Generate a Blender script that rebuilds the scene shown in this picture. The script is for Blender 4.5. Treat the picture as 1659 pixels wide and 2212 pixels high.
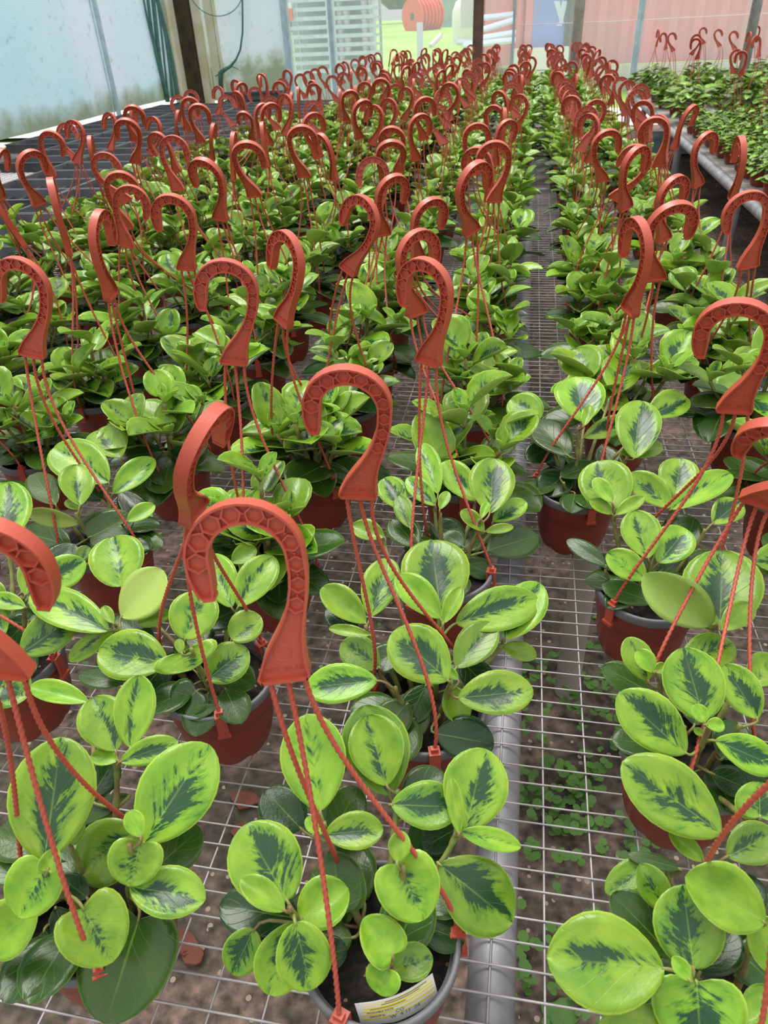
import bpy, math, random
from mathutils import Vector, Matrix, noise
C = bpy.context.scene
for o in list(bpy.data.objects): bpy.data.objects.remove(o)
COL = C.collection
random.seed(7)
PI = math.pi

# ------------------------------------------------------------------ camera
FPX, CX, CY = 1550.0, 829.5, 1106.0
CAMZ = 1.50
def _u(v): return v.normalized()
_nad = _u(Vector((940-CX, 3350-CY, FPX)))
_f = Vector((1160-CX, 21-CY, FPX)); _f = _u(_f - _nad*_f.dot(_nad))
_up = -_nad; _r = _f.cross(_up)
CAM = Vector((0, 0, CAMZ))
cam = bpy.data.cameras.new('camera'); cam_o = bpy.data.objects.new('camera', cam); COL.objects.link(cam_o)
cam.sensor_fit = 'VERTICAL'; cam.sensor_height = 36.0; cam.lens = FPX/2212*36.0
cam.clip_start = 0.02; cam.clip_end = 300
RIGHT = Vector((_r.x, _f.x, _up.x)); DOWN = Vector((_r.y, _f.y, _up.y)); FWD = Vector((_r.z, _f.z, _up.z))
m = Matrix.Identity(4)
for i in range(3):
    m[i][0] = RIGHT[i]; m[i][1] = -DOWN[i]; m[i][2] = -FWD[i]; m[i][3] = CAM[i]
cam_o.matrix_world = m
C.camera = cam_o
cam.dof.use_dof = True; cam.dof.focus_distance = 0.95; cam.dof.aperture_fstop = 14.0

# ------------------------------------------------------------------ world, sun, exposure
w = bpy.data.worlds.new('overcast_sky'); C.world = w; w.use_nodes = True
nt = w.node_tree; nt.nodes.clear()
out = nt.nodes.new('ShaderNodeOutputWorld'); bg = nt.nodes.new('ShaderNodeBackground')
tc = nt.nodes.new('ShaderNodeTexCoord'); sx = nt.nodes.new('ShaderNodeSeparateXYZ'); cr = nt.nodes.new('ShaderNodeValToRGB')
nt.links.new(tc.outputs['Generated'], sx.inputs[0]); nt.links.new(sx.outputs['Z'], cr.inputs[0])
cr.color_ramp.elements[0].position = 0.0; cr.color_ramp.elements[0].color = (0.46, 0.49, 0.50, 1)
_e = cr.color_ramp.elements.new(0.4); _e.color = (0.72, 0.74, 0.76, 1)
cr.color_ramp.elements[-1].position = 0.92; cr.color_ramp.elements[-1].color = (1.5, 1.48, 1.45, 1)
nt.links.new(cr.outputs[0], bg.inputs[0]); bg.inputs[1].default_value = 1.0
nt.links.new(bg.outputs[0], out.inputs[0])
sl = bpy.data.lights.new('sun', 'SUN'); sl.energy = 2.3; sl.angle = math.radians(28); sl.color = (1, 0.97, 0.9)
so = bpy.data.objects.new('sun', sl); COL.objects.link(so); so.location = (0, 0, 5)
so.rotation_euler = (math.radians(-22), math.radians(-14), 0)
C.view_settings.view_transform = 'Standard'; C.view_settings.look = 'None'
C.view_settings.gamma = 1; C.view_settings.exposure = 0.35; C.view_settings.use_curve_mapping = False

# ------------------------------------------------------------------ pixel helpers
def ray(px, py): return RIGHT*(px-CX) + DOWN*(py-CY) + FWD*FPX
def at(px, py, z):
    d = ray(px, py); return CAM + d*((z-CAMZ)/d.z)
def atY(px, py, Y):
    d = ray(px, py); return CAM + d*(Y/d.y)
def depth(p): return (p-CAM).dot(FWD)

# ------------------------------------------------------------------ mesh builder
class MB:
    def __init__(s): s.v = []; s.f = []; s.uv = []; s.col = []; s.mi = []; s.cm = 0
    def add(s, vs, fs, uvs=None, cols=None):
        b = len(s.v); s.v += [tuple(v) for v in vs]; s.f += [tuple(i+b for i in f) for f in fs]
        s.mi += [s.cm]*len(fs)
        s.uv += uvs if uvs else [(0, 0)]*len(vs); s.col += cols if cols else [(0, 0, 0, 1)]*len(vs)
    def mesh(s, name, mats, smooth=None, leaf=False):
        me = bpy.data.meshes.new(name); me.from_pydata(s.v, [], s.f)
        for mt in (mats if isinstance(mats, (list, tuple)) else [mats]): me.materials.append(mt)
        if any(s.mi): me.polygons.foreach_set('material_index', s.mi)
        if leaf:
            ul = me.uv_layers.new(name='leafuv'); li = [0]*len(me.loops); me.loops.foreach_get('vertex_index', li)
            fl = []
            for i in li: fl += s.uv[i]
            ul.data.foreach_set('uv', fl)
            ca = me.color_attributes.new('leafcol', 'FLOAT_COLOR', 'POINT'); fl = []
            for c in s.col: fl += c
            ca.data.foreach_set('color', fl)
        if smooth is not None:
            me.polygons.foreach_set('use_smooth', [True]*len(me.polygons))
            if smooth < 179: me.set_sharp_from_angle(angle=math.radians(smooth))
        me.update(); return me
    def box(s, c, d, rot=None):
        cx, cy, cz = c; x, y, z = d[0]/2, d[1]/2, d[2]/2
        vs = [Vector((a*x, b*y, e*z)) for a in (-1, 1) for b in (-1, 1) for e in (-1, 1)]
        if rot is not None: vs = [rot @ v for v in vs]
        vs = [v+Vector(c) for v in vs]
        s.add(vs, [(0, 1, 3, 2), (4, 6, 7, 5), (0, 4, 5, 1), (2, 3, 7, 6), (0, 2, 6, 4), (1, 5, 7, 3)])
    def tube(s, pts, r, n=8, cap=True, lobes=0, twist=0):
        pts = [Vector(p) for p in pts]; N = len(pts)
        rs = r if isinstance(r, (list, tuple)) else [r]*N
        t0 = (pts[1]-pts[0]).normalized(); ref = Vector((0, 0, 1)) if abs(t0.z) < .9 else Vector((1, 0, 0))
        x = t0.cross(ref).normalized(); vs = []; L = 0
        for i, p in enumerate(pts):
            t = (pts[min(i+1, N-1)]-pts[max(i-1, 0)]).normalized()
            x = (x - t*x.dot(t)).normalized(); y = t.cross(x)
            if i: L += (p-pts[i-1]).length
            for k in range(n):
                a = 2*PI*k/n; rr = rs[i]
                if lobes:
                    ph = twist*L; rr *= 1+.24*math.cos(lobes*(a-ph))
                vs.append(p + x*math.cos(a)*rr + y*math.sin(a)*rr)
        fs = [(i*n+k, i*n+(k+1) % n, (i+1)*n+(k+1) % n, (i+1)*n+k) for i in range(N-1) for k in range(n)]
        if cap: fs += [tuple(range(n-1, -1, -1)), tuple((N-1)*n+k for k in range(n))]
        s.add(vs, fs)
    def lathe(s, prof, n=32, c=(0, 0, 0), zf=None, closed=False):
        vs = []
        for i, (r, z) in enumerate(prof):
            for k in range(n):
                a = 2*PI*k/n; dz = zf(i, a) if zf else 0
                vs.append((c[0]+r*math.cos(a), c[1]+r*math.sin(a), c[2]+z+dz))
        P = len(prof)
        fs = [(i*n+k, i*n+(k+1) % n, ((i+1) % P)*n+(k+1) % n, ((i+1) % P)*n+k) for i in range(P if closed else P-1) for k in range(n)]
        s.add(vs, fs)
    def disc(s, c, r, n=24, up=1):
        vs = [(c[0]+r*math.cos(2*PI*k/n), c[1]+r*math.sin(2*PI*k/n), c[2]) for k in range(n)]
        s.add(vs, [tuple(range(n)) if up > 0 else tuple(range(n-1, -1, -1))])
    def prism(s, pts2, fn, z0, z1):
        n = len(pts2); vs = [fn(x, y, z0) for x, y in pts2]+[fn(x, y, z1) for x, y in pts2]
        s.add(vs, [tuple(range(n-1, -1, -1)), tuple(range(n, 2*n))]+[(k, (k+1) % n, n+(k+1) % n, n+k) for k in range(n)])

def link(name, me, parent=None, loc=None):
    o = bpy.data.objects.new(name, me); COL.objects.link(o)
    if parent is not None: o.parent = parent
    if loc is not None: o.location = loc
    return o
def empty(name, label, cat, loc=(0, 0, 0), group=None, rz=0):
    o = bpy.data.objects.new(name, None); COL.objects.link(o); o.location = loc; o.rotation_euler = (0, 0, rz)
    o.empty_display_size = .05; o['label'] = label; o['category'] = cat
    if group: o['group'] = group
    return o
def tag(o, label, cat, group=None, kind=None):
    o['label'] = label; o['category'] = cat
    if group: o['group'] = group
    if kind: o['kind'] = kind
    return o
def struct(o, label=None):
    o['kind'] = 'structure'
    if label: o['label'] = label
    return o

# ------------------------------------------------------------------ materials
def mat(name): 
    m = bpy.data.materials.new(name); m.use_nodes = True
    return m, m.node_tree, m.node_tree.nodes['Principled BSDF']
def simple(name, col, rough=.5, metal=0, nscale=0, namt=0, spec=.5, bump=0, bscale=200, col2=None):
    m, t, b = mat(name)
    b.inputs['Base Color'].default_value = (*col, 1); b.inputs['Roughness'].default_value = rough
    b.inputs['Metallic'].default_value = metal; b.inputs['Specular IOR Level'].default_value = spec
    c = t.nodes.new('ShaderNodeTexCoord')
    if nscale:
        n = t.nodes.new('ShaderNodeTexNoise'); n.inputs['Scale'].default_value = nscale; n.inputs['Detail'].default_value = 5
        t.links.new(c.outputs['Object'], n.inputs['Vector'])
        r = t.nodes.new('ShaderNodeValToRGB'); t.links.new(n.outputs['Fac'], r.inputs[0])
        a2 = col2 if col2 else tuple(x*(1-namt) for x in col)
        r.color_ramp.elements[0].position = .35; r.color_ramp.elements[0].color = (*a2, 1)
        r.color_ramp.elements[1].position = .65; r.color_ramp.elements[1].color = (*col, 1)
        t.links.new(r.outputs[0], b.inputs['Base Color'])
    if bump:
        n2 = t.nodes.new('ShaderNodeTexNoise'); n2.inputs['Scale'].default_value = bscale
        t.links.new(c.outputs['Object'], n2.inputs['Vector'])
        bp = t.nodes.new('ShaderNodeBump'); bp.inputs['Strength'].default_value = bump; bp.inputs['Distance'].default_value = .002
        t.links.new(n2.outputs['Fac'], bp.inputs['Height']); t.links.new(bp.outputs[0], b.inputs['Normal'])
    return m

def math_n(t, op, a, b=None, c=None, clamp=False):
    n = t.nodes.new('ShaderNodeMath'); n.operation = op; n.use_clamp = clamp
    for i, x in enumerate((a, b, c)):
        if x is None: continue
        if isinstance(x, (int, float)): n.inputs[i].default_value = x
        else: t.links.new(x, n.inputs[i])
    return n.outputs[0]
def mixc(t, f, a, b):
    n = t.nodes.new('ShaderNodeMix'); n.data_type = 'RGBA'
    for k, x in ((0, f), (6, a), (7, b)):
        if isinstance(x, tuple): n.inputs[k].default_value = (*x, 1)
        elif isinstance(x, (int, float)): n.inputs[k].default_value = x
        else: t.links.new(x, n.inputs[k])
    return n.outputs[2]

def leaf_material():
    m, t, b = mat('peperomia_leaf')
    uv = t.nodes.new('ShaderNodeUVMap'); uv.uv_map = 'leafuv'
    at_ = t.nodes.new('ShaderNodeAttribute'); at_.attribute_name = 'leafcol'
    sc = t.nodes.new('ShaderNodeSeparateColor'); t.links.new(at_.outputs['Color'], sc.inputs[0])
    size, kind, rnd = sc.outputs[0], sc.outputs[1], sc.outputs[2]; top = at_.outputs['Alpha']
    sp = t.nodes.new('ShaderNodeSeparateXYZ'); t.links.new(uv.outputs[0], sp.inputs[0])
    U, V = sp.outputs[0], sp.outputs[1]
    us = math_n(t, 'MULTIPLY', math_n(t, 'SUBTRACT', U, .5), 2.0)
    ua = math_n(t, 'ABSOLUTE', us)
    # flow coordinate along the side veins
    vv = math_n(t, 'SUBTRACT', V, math_n(t, 'MULTIPLY', ua, .38))
    cmb = t.nodes.new('ShaderNodeCombineXYZ')
    t.links.new(math_n(t, 'MULTIPLY', us, 1.1), cmb.inputs[0]); t.links.new(math_n(t, 'MULTIPLY', vv, 6.0), cmb.inputs[1])
    t.links.new(math_n(t, 'MULTIPLY', rnd, 37.0), cmb.inputs[2])
    n1 = t.nodes.new('ShaderNodeTexNoise'); n1.inputs['Scale'].default_value = 2.2; n1.inputs['Detail'].default_value = 7; n1.inputs['Roughness'].default_value = .68
    t.links.new(cmb.outputs[0], n1.inputs['Vector'])
    cmb2 = t.nodes.new('ShaderNodeCombineXYZ')
    t.links.new(us, cmb2.inputs[0]); t.links.new(math_n(t, 'MULTIPLY', V, 2.0), cmb2.inputs[1]); t.links.new(math_n(t, 'MULTIPLY', rnd, 91.0), cmb2.inputs[2])
    n2 = t.nodes.new('ShaderNodeTexNoise'); n2.inputs['Scale'].default_value = 1.4; n2.inputs['Detail'].default_value = 3
    t.links.new(cmb2.outputs[0], n2.inputs['Vector'])
    # lateral shift of the dark heart, per leaf
    sh = math_n(t, 'MULTIPLY', math_n(t, 'SUBTRACT', math_n(t, 'FRACT', math_n(t, 'MULTIPLY', rnd, 7.3)), .5), .45)
    uo = math_n(t, 'ABSOLUTE', math_n(t, 'ADD', us, sh))
    bell = math_n(t, 'MULTIPLY', math_n(t, 'SINE', math_n(t, 'MULTIPLY', math_n(t, 'POWER', V, .8), PI)), 1.0)
    e = math_n(t, 'SUBTRACT', math_n(t, 'MULTIPLY', size, bell), uo)
    e = math_n(t, 'ADD', e, math_n(t, 'MULTIPLY', math_n(t, 'SUBTRACT', n1.outputs['Fac'], .52), 1.65))
    e = math_n(t, 'ADD', e, math_n(t, 'MULTIPLY', math_n(t, 'SUBTRACT', n2.outputs['Fac'], .52), 1.35))
    has = math_n(t, 'GREATER_THAN', size, .03)
    patch = math_n(t, 'MULTIPLY', math_n(t, 'MULTIPLY', e, 22.0, clamp=True), has, clamp=True)
    halo = math_n(t, 'MULTIPLY', math_n(t, 'MULTIPLY', math_n(t, 'ADD', e, .20), 9.0, clamp=True), has, clamp=True)
    lime = mixc(t, math_n(t, 'MULTIPLY', math_n(t, 'SUBTRACT', n2.outputs['Fac'], .3), 2.2, clamp=True), (.27, .45, .030), (.11, .28, .012))
    midg = (.085, .235, .014); darkp = (.015, .066, .022)
    c = mixc(t, math_n(t, 'MULTIPLY', halo, .7), lime, midg)
    c = mixc(t, patch, c, darkp)
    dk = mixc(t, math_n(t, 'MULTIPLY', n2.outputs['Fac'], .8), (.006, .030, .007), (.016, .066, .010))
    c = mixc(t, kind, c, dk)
    # pale margin and midrib
    rim = math_n(t, 'MULTIPLY', math_n(t, 'SUBTRACT', ua, .935), 22.0, clamp=True)
    rim = math_n(t, 'MULTIPLY', rim, math_n(t, 'SUBTRACT', 1.0, math_n(t, 'MULTIPLY', kind, .85)))
    c = mixc(t, math_n(t, 'MULTIPLY', rim, .8), c, (.42, .62, .07))
    mid = math_n(t, 'SUBTRACT', 1.0, math_n(t, 'MULTIPLY', ua, 26.0), clamp=True)
    mid = math_n(t, 'MULTIPLY', mid, math_n(t, 'SUBTRACT', 1.0, V))
    c = mixc(t, math_n(t, 'MULTIPLY', mid, .6), c, (.3, .5, .07))
    # side veins
    vn = math_n(t, 'ABSOLUTE', math_n(t, 'SINE', math_n(t, 'MULTIPLY', math_n(t, 'SUBTRACT', V, math_n(t, 'MULTIPLY', math_n(t, 'POWER', ua, .8), .5)), 15.0)))
    vl = math_n(t, 'SUBTRACT', 1.0, math_n(t, 'MULTIPLY', vn, 9.0), clamp=True)
    c = mixc(t, math_n(t, 'MULTIPLY', vl, .22), c, (.12, .28, .03))
    c = mixc(t, math_n(t, 'SUBTRACT', 1.0, top), c, mixc(t, kind, (.42, .58, .12), (.13, .25, .09)))
    hv = t.nodes.new('ShaderNodeHueSaturation'); t.links.new(c, hv.inputs['Color'])
    t.links.new(math_n(t, 'ADD', math_n(t, 'MULTIPLY', rnd, .35), .84), hv.inputs['Value'])
    t.links.new(math_n(t, 'ADD', math_n(t, 'MULTIPLY', rnd, .012), .494), hv.inputs['Hue'])
    c = hv.outputs[0]
    t.links.new(c, b.inputs['Base Color'])
    b.inputs['Roughness'].default_value = .27; b.inputs['Specular IOR Level'].default_value = .42
    fine = t.nodes.new('ShaderNodeTexNoise'); fine.inputs['Scale'].default_value = 9; fine.inputs['Detail'].default_value = 2
    t.links.new(cmb2.outputs[0], fine.inputs['Vector'])
    h = math_n(t, 'ADD', math_n(t, 'MULTIPLY', vl, -.5), math_n(t, 'MULTIPLY', fine.outputs['Fac'], .35))
    bp = t.nodes.new('ShaderNodeBump'); bp.inputs['Strength'].default_value = .22; bp.inputs['Distance'].default_value = .0022
    t.links.new(h, bp.inputs['Height']); t.links.new(bp.outputs[0], b.inputs['Normal'])
    tr = t.nodes.new('ShaderNodeBsdfTranslucent'); t.links.new(c, tr.inputs[0])
    mx = t.nodes.new('ShaderNodeMixShader'); mx.inputs[0].default_value = .22
    outn = t.nodes['Material Output']
    t.links.new(b.outputs[0], mx.inputs[1]); t.links.new(tr.outputs[0], mx.inputs[2]); t.links.new(mx.outputs[0], outn.inputs[0])
    return m
M = {}
M['leaf'] = leaf_material()
M['hook'] = simple('terracotta_plastic_hanger', (.52, .088, .048), .40, nscale=18, namt=.12, bump=.1, bscale=400)
M['strand'] = simple('terracotta_plastic_strand', (.46, .08, .048), .4)
M['pot'] = simple('terracotta_plastic_pot', (.27, .040, .022), .38, nscale=9, namt=.22)
M['liner'] = simple('grey_pot_lining', (.17, .17, .185), .45, nscale=40, namt=.15)
M['stem'] = simple('green_stem', (.22, .30, .06), .5, nscale=70, namt=.4, col2=(.2, .12, .05))
M['galv'] = simple('galvanised_steel', (.36, .36, .39), .48, metal=.35, nscale=14, namt=.35, bump=.15)
M['wire'] = simple('galvanised_wire', (.52, .49, .50), .5, metal=.2, nscale=30, namt=.3)
M['blackp'] = simple('black_plastic_tray', (.095, .095, .105), .38, nscale=12, namt=.4)
M['concrete'] = simple('weathered_concrete', (.55, .53, .5), .85, nscale=6, namt=.25)
M['post'] = simple('grey_concrete_post', (.42, .38, .33), .8, nscale=10, namt=.3)
M['wood'] = simple('brown_timber', (.13, .075, .05), .8, nscale=9, namt=.45)
M['darkwood'] = simple('dark_mossy_timber', (.035, .024, .014), .85, nscale=9, col2=(.06, .055, .02))
M['white'] = simple('white_plastic', (.8, .8, .78), .5)
M['orange'] = simple('orange_plastic', (.85, .12, .05), .45, nscale=8, namt=.15)
M['teal'] = simple('pale_teal_metal', (.28, .48, .50), .45, nscale=8, namt=.2)
M['paleframe'] = simple('pale_green_frame', (.50, .66, .70), .4, nscale=12, namt=.2)
M['grey'] = simple('dark_grey', (.07, .08, .08), .6)
M['yellow'] = simple('yellow_print', (.85, .72, .08), .6)
M['ink'] = simple('dark_print', (.06, .055, .04), .6)
M['pen'] = simple('green_pen', (.06, .22, .25), .6)
M['bluewhite'] = simple('pale_blue_sheet', (.68, .78, .9), .5, nscale=3, namt=.08)
M['blue'] = simple('blue_door_paint', (.24, .36, .78), .45, nscale=3, namt=.12)
M['bark'] = simple('tree_bark', (.1, .08, .06), .9, nscale=8, namt=.4)
M['crown'] = simple('tree_foliage', (.07, .19, .09), .8, nscale=2.0, col2=(.02, .075, .05), bump=.6, bscale=4)
M['netgreen'] = simple('green_net', (.08, .22, .18), .7, nscale=20, namt=.3)
M['debris'] = simple('dry_brown_leaf', (.22, .07, .04), .8, nscale=20, namt=.4)
M['weed'] = simple('weed_green', (.10, .24, .035), .6, nscale=8, namt=.4)

# soil with pale specks
m, t, b = mat('potting_soil'); M['soil'] = m
c = t.nodes.new('ShaderNodeTexCoord'); v = t.nodes.new('ShaderNodeTexVoronoi'); v.inputs['Scale'].default_value = 170
n = t.nodes.new('ShaderNodeTexNoise'); n.inputs['Scale'].default_value = 120; n.inputs['Detail'].default_value = 6
t.links.new(c.outputs['Object'], v.inputs['Vector']); t.links.new(c.outputs['Object'], n.inputs['Vector'])
base = mixc(t, math_n(t, 'MULTIPLY', math_n(t, 'SUBTRACT', n.outputs['Fac'], .4), 3.0, clamp=True), (.006, .005, .004), (.035, .024, .016))
sep = t.nodes.new('ShaderNodeSeparateColor'); t.links.new(v.outputs['Color'], sep.inputs[0])
spk = math_n(t, 'MULTIPLY', math_n(t, 'GREATER_THAN', sep.outputs[0], .94), math_n(t, 'LESS_THAN', v.outputs['Distance'], .35))
t.links.new(mixc(t, spk, base, (.25, .17, .1)), b.inputs['Base Color']); b.inputs['Roughness'].default_value = .9
bp = t.nodes.new('ShaderNodeBump'); bp.inputs['Distance'].default_value = .004; t.links.new(n.outputs['Fac'], bp.inputs['Height']); t.links.new(bp.outputs[0], b.inputs['Normal'])

# ground under the benches: brown earth, green-black algae, pale pebbles
m, t, b = mat('nursery_earth'); M['earth'] = m
c = t.nodes.new('ShaderNodeTexCoord')
n = t.nodes.new('ShaderNodeTexNoise'); n.inputs['Scale'].default_value = 3.2; n.inputs['Detail'].default_value = 8; n.inputs['Roughness'].default_value = .7
n3 = t.nodes.new('ShaderNodeTexNoise'); n3.inputs['Scale'].default_value = 45; n3.inputs['Detail'].default_value = 5
v = t.nodes.new('ShaderNodeTexVoronoi'); v.inputs['Scale'].default_value = 75
for x in (n, n3, v): t.links.new(c.outputs['Object'], x.inputs['Vector'])
r = t.nodes.new('ShaderNodeValToRGB'); t.links.new(n.outputs['Fac'], r.inputs[0])
r.color_ramp.elements[0].position = .38; r.color_ramp.elements[0].color = (.10, .09, .055, 1)
r.color_ramp.elements[1].position = .62; r.color_ramp.elements[1].color = (.42, .28, .225, 1)
e = r.color_ramp.elements.new(.5); e.color = (.21, .155, .12, 1)
g = mixc(t, math_n(t, 'MULTIPLY', math_n(t, 'SUBTRACT', n3.outputs['Fac'], .3), 2.2, clamp=True), (.035, .03, .022), r.outputs[0])
sep = t.nodes.new('ShaderNodeSeparateColor'); t.links.new(v.outputs['Color'], sep.inputs[0])
spk = math_n(t, 'MULTIPLY', math_n(t, 'GREATER_THAN', sep.outputs[0], .9), math_n(t, 'LESS_THAN', v.outputs['Distance'], .32))
t.links.new(mixc(t, spk, g, (.42, .33, .25)), b.inputs['Base Color']); b.inputs['Roughness'].default_value = .9
bp = t.nodes.new('ShaderNodeBump'); bp.inputs['Distance'].default_value = .01; t.links.new(n3.outputs['Fac'], bp.inputs['Height']); t.links.new(bp.outputs[0], b.inputs['Normal'])

M['grass'] = simple('grass_ground', (.36, .58, .13), .9, nscale=1.2, col2=(.22, .42, .08), bump=.5, bscale=30)
M['gravel'] = simple('pale_gravel', (.72, .70, .66), .9, nscale=4, namt=.2)

# translucent wall film with ribbing and mould near its foot
def film(name, zfoot, mould, tint=(.84, .90, .97), alpha=.0, ribs=True, transl=.55):
    m, t, b = mat(name); c = t.nodes.new('ShaderNodeTexCoord'); s = t.nodes.new('ShaderNodeSeparateXYZ')
    t.links.new(c.outputs['Object'], s.inputs[0])
    mp = t.nodes.new('ShaderNodeMapping'); mp.inputs['Scale'].default_value = (1.6, 1.6, 1.6); t.links.new(c.outputs['Object'], mp.inputs[0])
    n = t.nodes.new('ShaderNodeTexNoise'); n.inputs['Scale'].default_value = 2.2; n.inputs['Detail'].default_value = 7; n.inputs['Roughness'].default_value = .65
    t.links.new(mp.outputs[0], n.inputs['Vector'])
    n2 = t.nodes.new('ShaderNodeTexNoise'); n2.inputs['Scale'].default_value = 14; n2.inputs['Detail'].default_value = 4; t.links.new(c.outputs['Object'], n2.inputs['Vector'])
    n3 = t.nodes.new('ShaderNodeTexNoise'); n3.inputs['Scale'].default_value = .7; t.links.new(c.outputs['Object'], n3.inputs['Vector'])
    h = math_n(t, 'SUBTRACT', s.outputs['Z'], zfoot)
    k = math_n(t, 'SUBTRACT', math_n(t, 'ADD', mould, math_n(t, 'MULTIPLY', math_n(t, 'SUBTRACT', n.outputs['Fac'], .5), mould*2.6)), h)
    k = math_n(t, 'MULTIPLY', k, 5.0, clamp=True)
    base = mixc(t, math_n(t, 'MULTIPLY', math_n(t, 'SUBTRACT', n3.outputs['Fac'], .4), 4.0, clamp=True), tint, (tint[0]*.86, tint[1]*1.0, tint[2]*.98))
    spots = math_n(t, 'MULTIPLY', math_n(t, 'SUBTRACT', n2.outputs['Fac'], .60), 7.0, clamp=True)
    cc = mixc(t, math_n(t, 'MULTIPLY', spots, .35), base, (.30, .34, .27))
    cc = mixc(t, math_n(t, 'MULTIPLY', k, .8), cc, (.40, .45, .30))
    if ribs:
        w_ = t.nodes.new('ShaderNodeMath'); w_.operation = 'SINE'; t.links.new(math_n(t, 'MULTIPLY', s.outputs['Z'], 420.0), w_.inputs[0])
        cc = mixc(t, math_n(t, 'MULTIPLY', math_n(t, 'ADD', w_.outputs[0], 1.0), .07), cc, (.25, .4, .42))
    t.links.new(cc, b.inputs['Base Color']); b.inputs['Roughness'].default_value = .5
    tr = t.nodes.new('ShaderNodeBsdfTranslucent'); t.links.new(cc, tr.inputs[0])
    mx = t.nodes.new('ShaderNodeMixShader'); mx.inputs[0].default_value = transl
    t.links.new(b.outputs[0], mx.inputs[1]); t.links.new(tr.outputs[0], mx.inputs[2])
    o_ = t.nodes['Material Output']
    if alpha > 0:
        tp = t.nodes.new('ShaderNodeBsdfTransparent'); m2 = t.nodes.new('ShaderNodeMixShader'); m2.inputs[0].default_value = alpha
        t.links.new(mx.outputs[0], m2.inputs[1]); t.links.new(tp.outputs[0], m2.inputs[2]); t.links.new(m2.outputs[0], o_.inputs[0])
    else: t.links.new(mx.outputs[0], o_.inputs[0])
    return m
M['film_left'] = film('ribbed_film_left', .8, .22)
M['film_panel'] = film('mouldy_white_panel', .75, .42, tint=(.84, .88, .92), ribs=False)
M['film_clear'] = film('thin_clear_film', -1, .0, tint=(.95, .955, .95), alpha=.84, ribs=False, transl=.5)
M['film_cream'] = simple('cream_painted_board', (.78, .74, .62), .7, nscale=5, col2=(.62, .62, .36))

# red corrugated container: ribs are geometry, this is only the paint
M['redpaint'] = simple('faded_red_paint', (.80, .25, .27), .65, nscale=1.6, col2=(.66, .30, .30))

# ------------------------------------------------------------------ setting
GZ = 0.33; BZ = 0.75
mb = MB(); mb.add([(-4.4, -1.5, GZ), (6, -1.5, GZ), (6, 9.8, GZ), (-4.4, 9.8, GZ)], [(0, 1, 2, 3)])
struct(link('floor', mb.mesh('floor', M['earth'])))
def terr(x, y):
    k = max(0, min(1, (y-11)/14)); k = k*k*(3-2*k)
    return .30 + .85*k + .03*noise.noise(Vector((x*.4, y*.4, 0)))
mb = MB(); nx, ny = 50, 40; xs = [-40+80*i/nx for i in range(nx+1)]; ys = [9.8+(j/ny)**1.6*70 for j in range(ny+1)]
mb.add([(x, y, terr(x, y)) for y in ys for x in xs], [(j*(nx+1)+i, j*(nx+1)+i+1, (j+1)*(nx+1)+i+1, (j+1)*(nx+1)+i) for j in range(ny) for i in range(nx)])
struct(link('grass_ground', mb.mesh('grass_ground', M['grass'], 180)))
mb = MB(); mb.box((-12, 4, .29), (15.2, 11.6, .02)); struct(link('side_yard_ground', mb.mesh('side_yard_ground', M['gravel'])))
mb = MB(); nx, ny = 12, 12; mb.add([(-34+28.8*i/nx, 9.8+5.4*j/ny, terr(-34+28.8*i/nx, 9.8+5.4*j/ny)+.05) for j in range(ny+1) for i in range(nx+1)], [(j*(nx+1)+i, j*(nx+1)+i+1, (j+1)*(nx+1)+i+1, (j+1)*(nx+1)+i) for j in range(ny) for i in range(nx)]); struct(link('pale_yard', mb.mesh('pale_yard', M['gravel'], 180)))
mb = MB(); mb.box((0, 10.7, .315), (9, 1.8, .05)); struct(link('gravel_path', mb.mesh('gravel_path', M['gravel'])))

# left wall film, slightly wavy, with a daylight gap below it
XL = -4.22
mb = MB(); ny, nz = 90, 10
def wx(y, z): return XL + .012*math.sin(y*7+z*2)
vs = [(wx(-1.5+11.0*j/ny, z_), -1.5+11.0*j/ny, z_) for z_ in [.80+2.2*i/nz for i in range(nz+1)] for j in range(ny+1)]
fs = [(i*(ny+1)+j, i*(ny+1)+j+1, (i+1)*(ny+1)+j+1, (i+1)*(ny+1)+j) for i in range(nz) for j in range(ny)]
b0 = len(vs); vs2 = [(x-.006, y, z) for x, y, z in vs]
mb.add(vs, fs); mb.add(vs2, [tuple(reversed(f)) for f in fs])
struct(link('wall_left', mb.mesh('wall_left', M['film_left'], 180)))
mb = MB(); mb.box((XL, 4.0, .66), (.03, 11, .16)); struct(link('trim_1', mb.mesh('trim_1', M['darkwood'])))
# slender green frame bars on the left wall
for i, yy in enumerate((7.85, 4.6, 1.4)):
    mb = MB(); mb.box((XL+.03, yy, 1.9), (.03, .045, 2.3)); mb.box((XL+.02, yy-.07, 1.9), (.008, .012, 2.3))
    struct(link('trim_%d' % (i+2), mb.mesh('trim_%d' % (i+2), M['paleframe'])))
# gathered green net hanging at the end of the left wall
mb = MB()
for k in range(7):
    pts = [(XL+.05+.02*math.sin(k+z*3), 8.98+.055*k+.05*math.sin(z*2.6+k*.9), z) for z in [.78+i*.12 for i in range(20)]]
    mb.tube(pts, .012+.006*(k % 3), 6)
tag(link('shade_net', mb.mesh('shade_net', M['netgreen'], 180)), 'bunched dark green shade netting hanging at the end of the left wall', 'netting')

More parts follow.
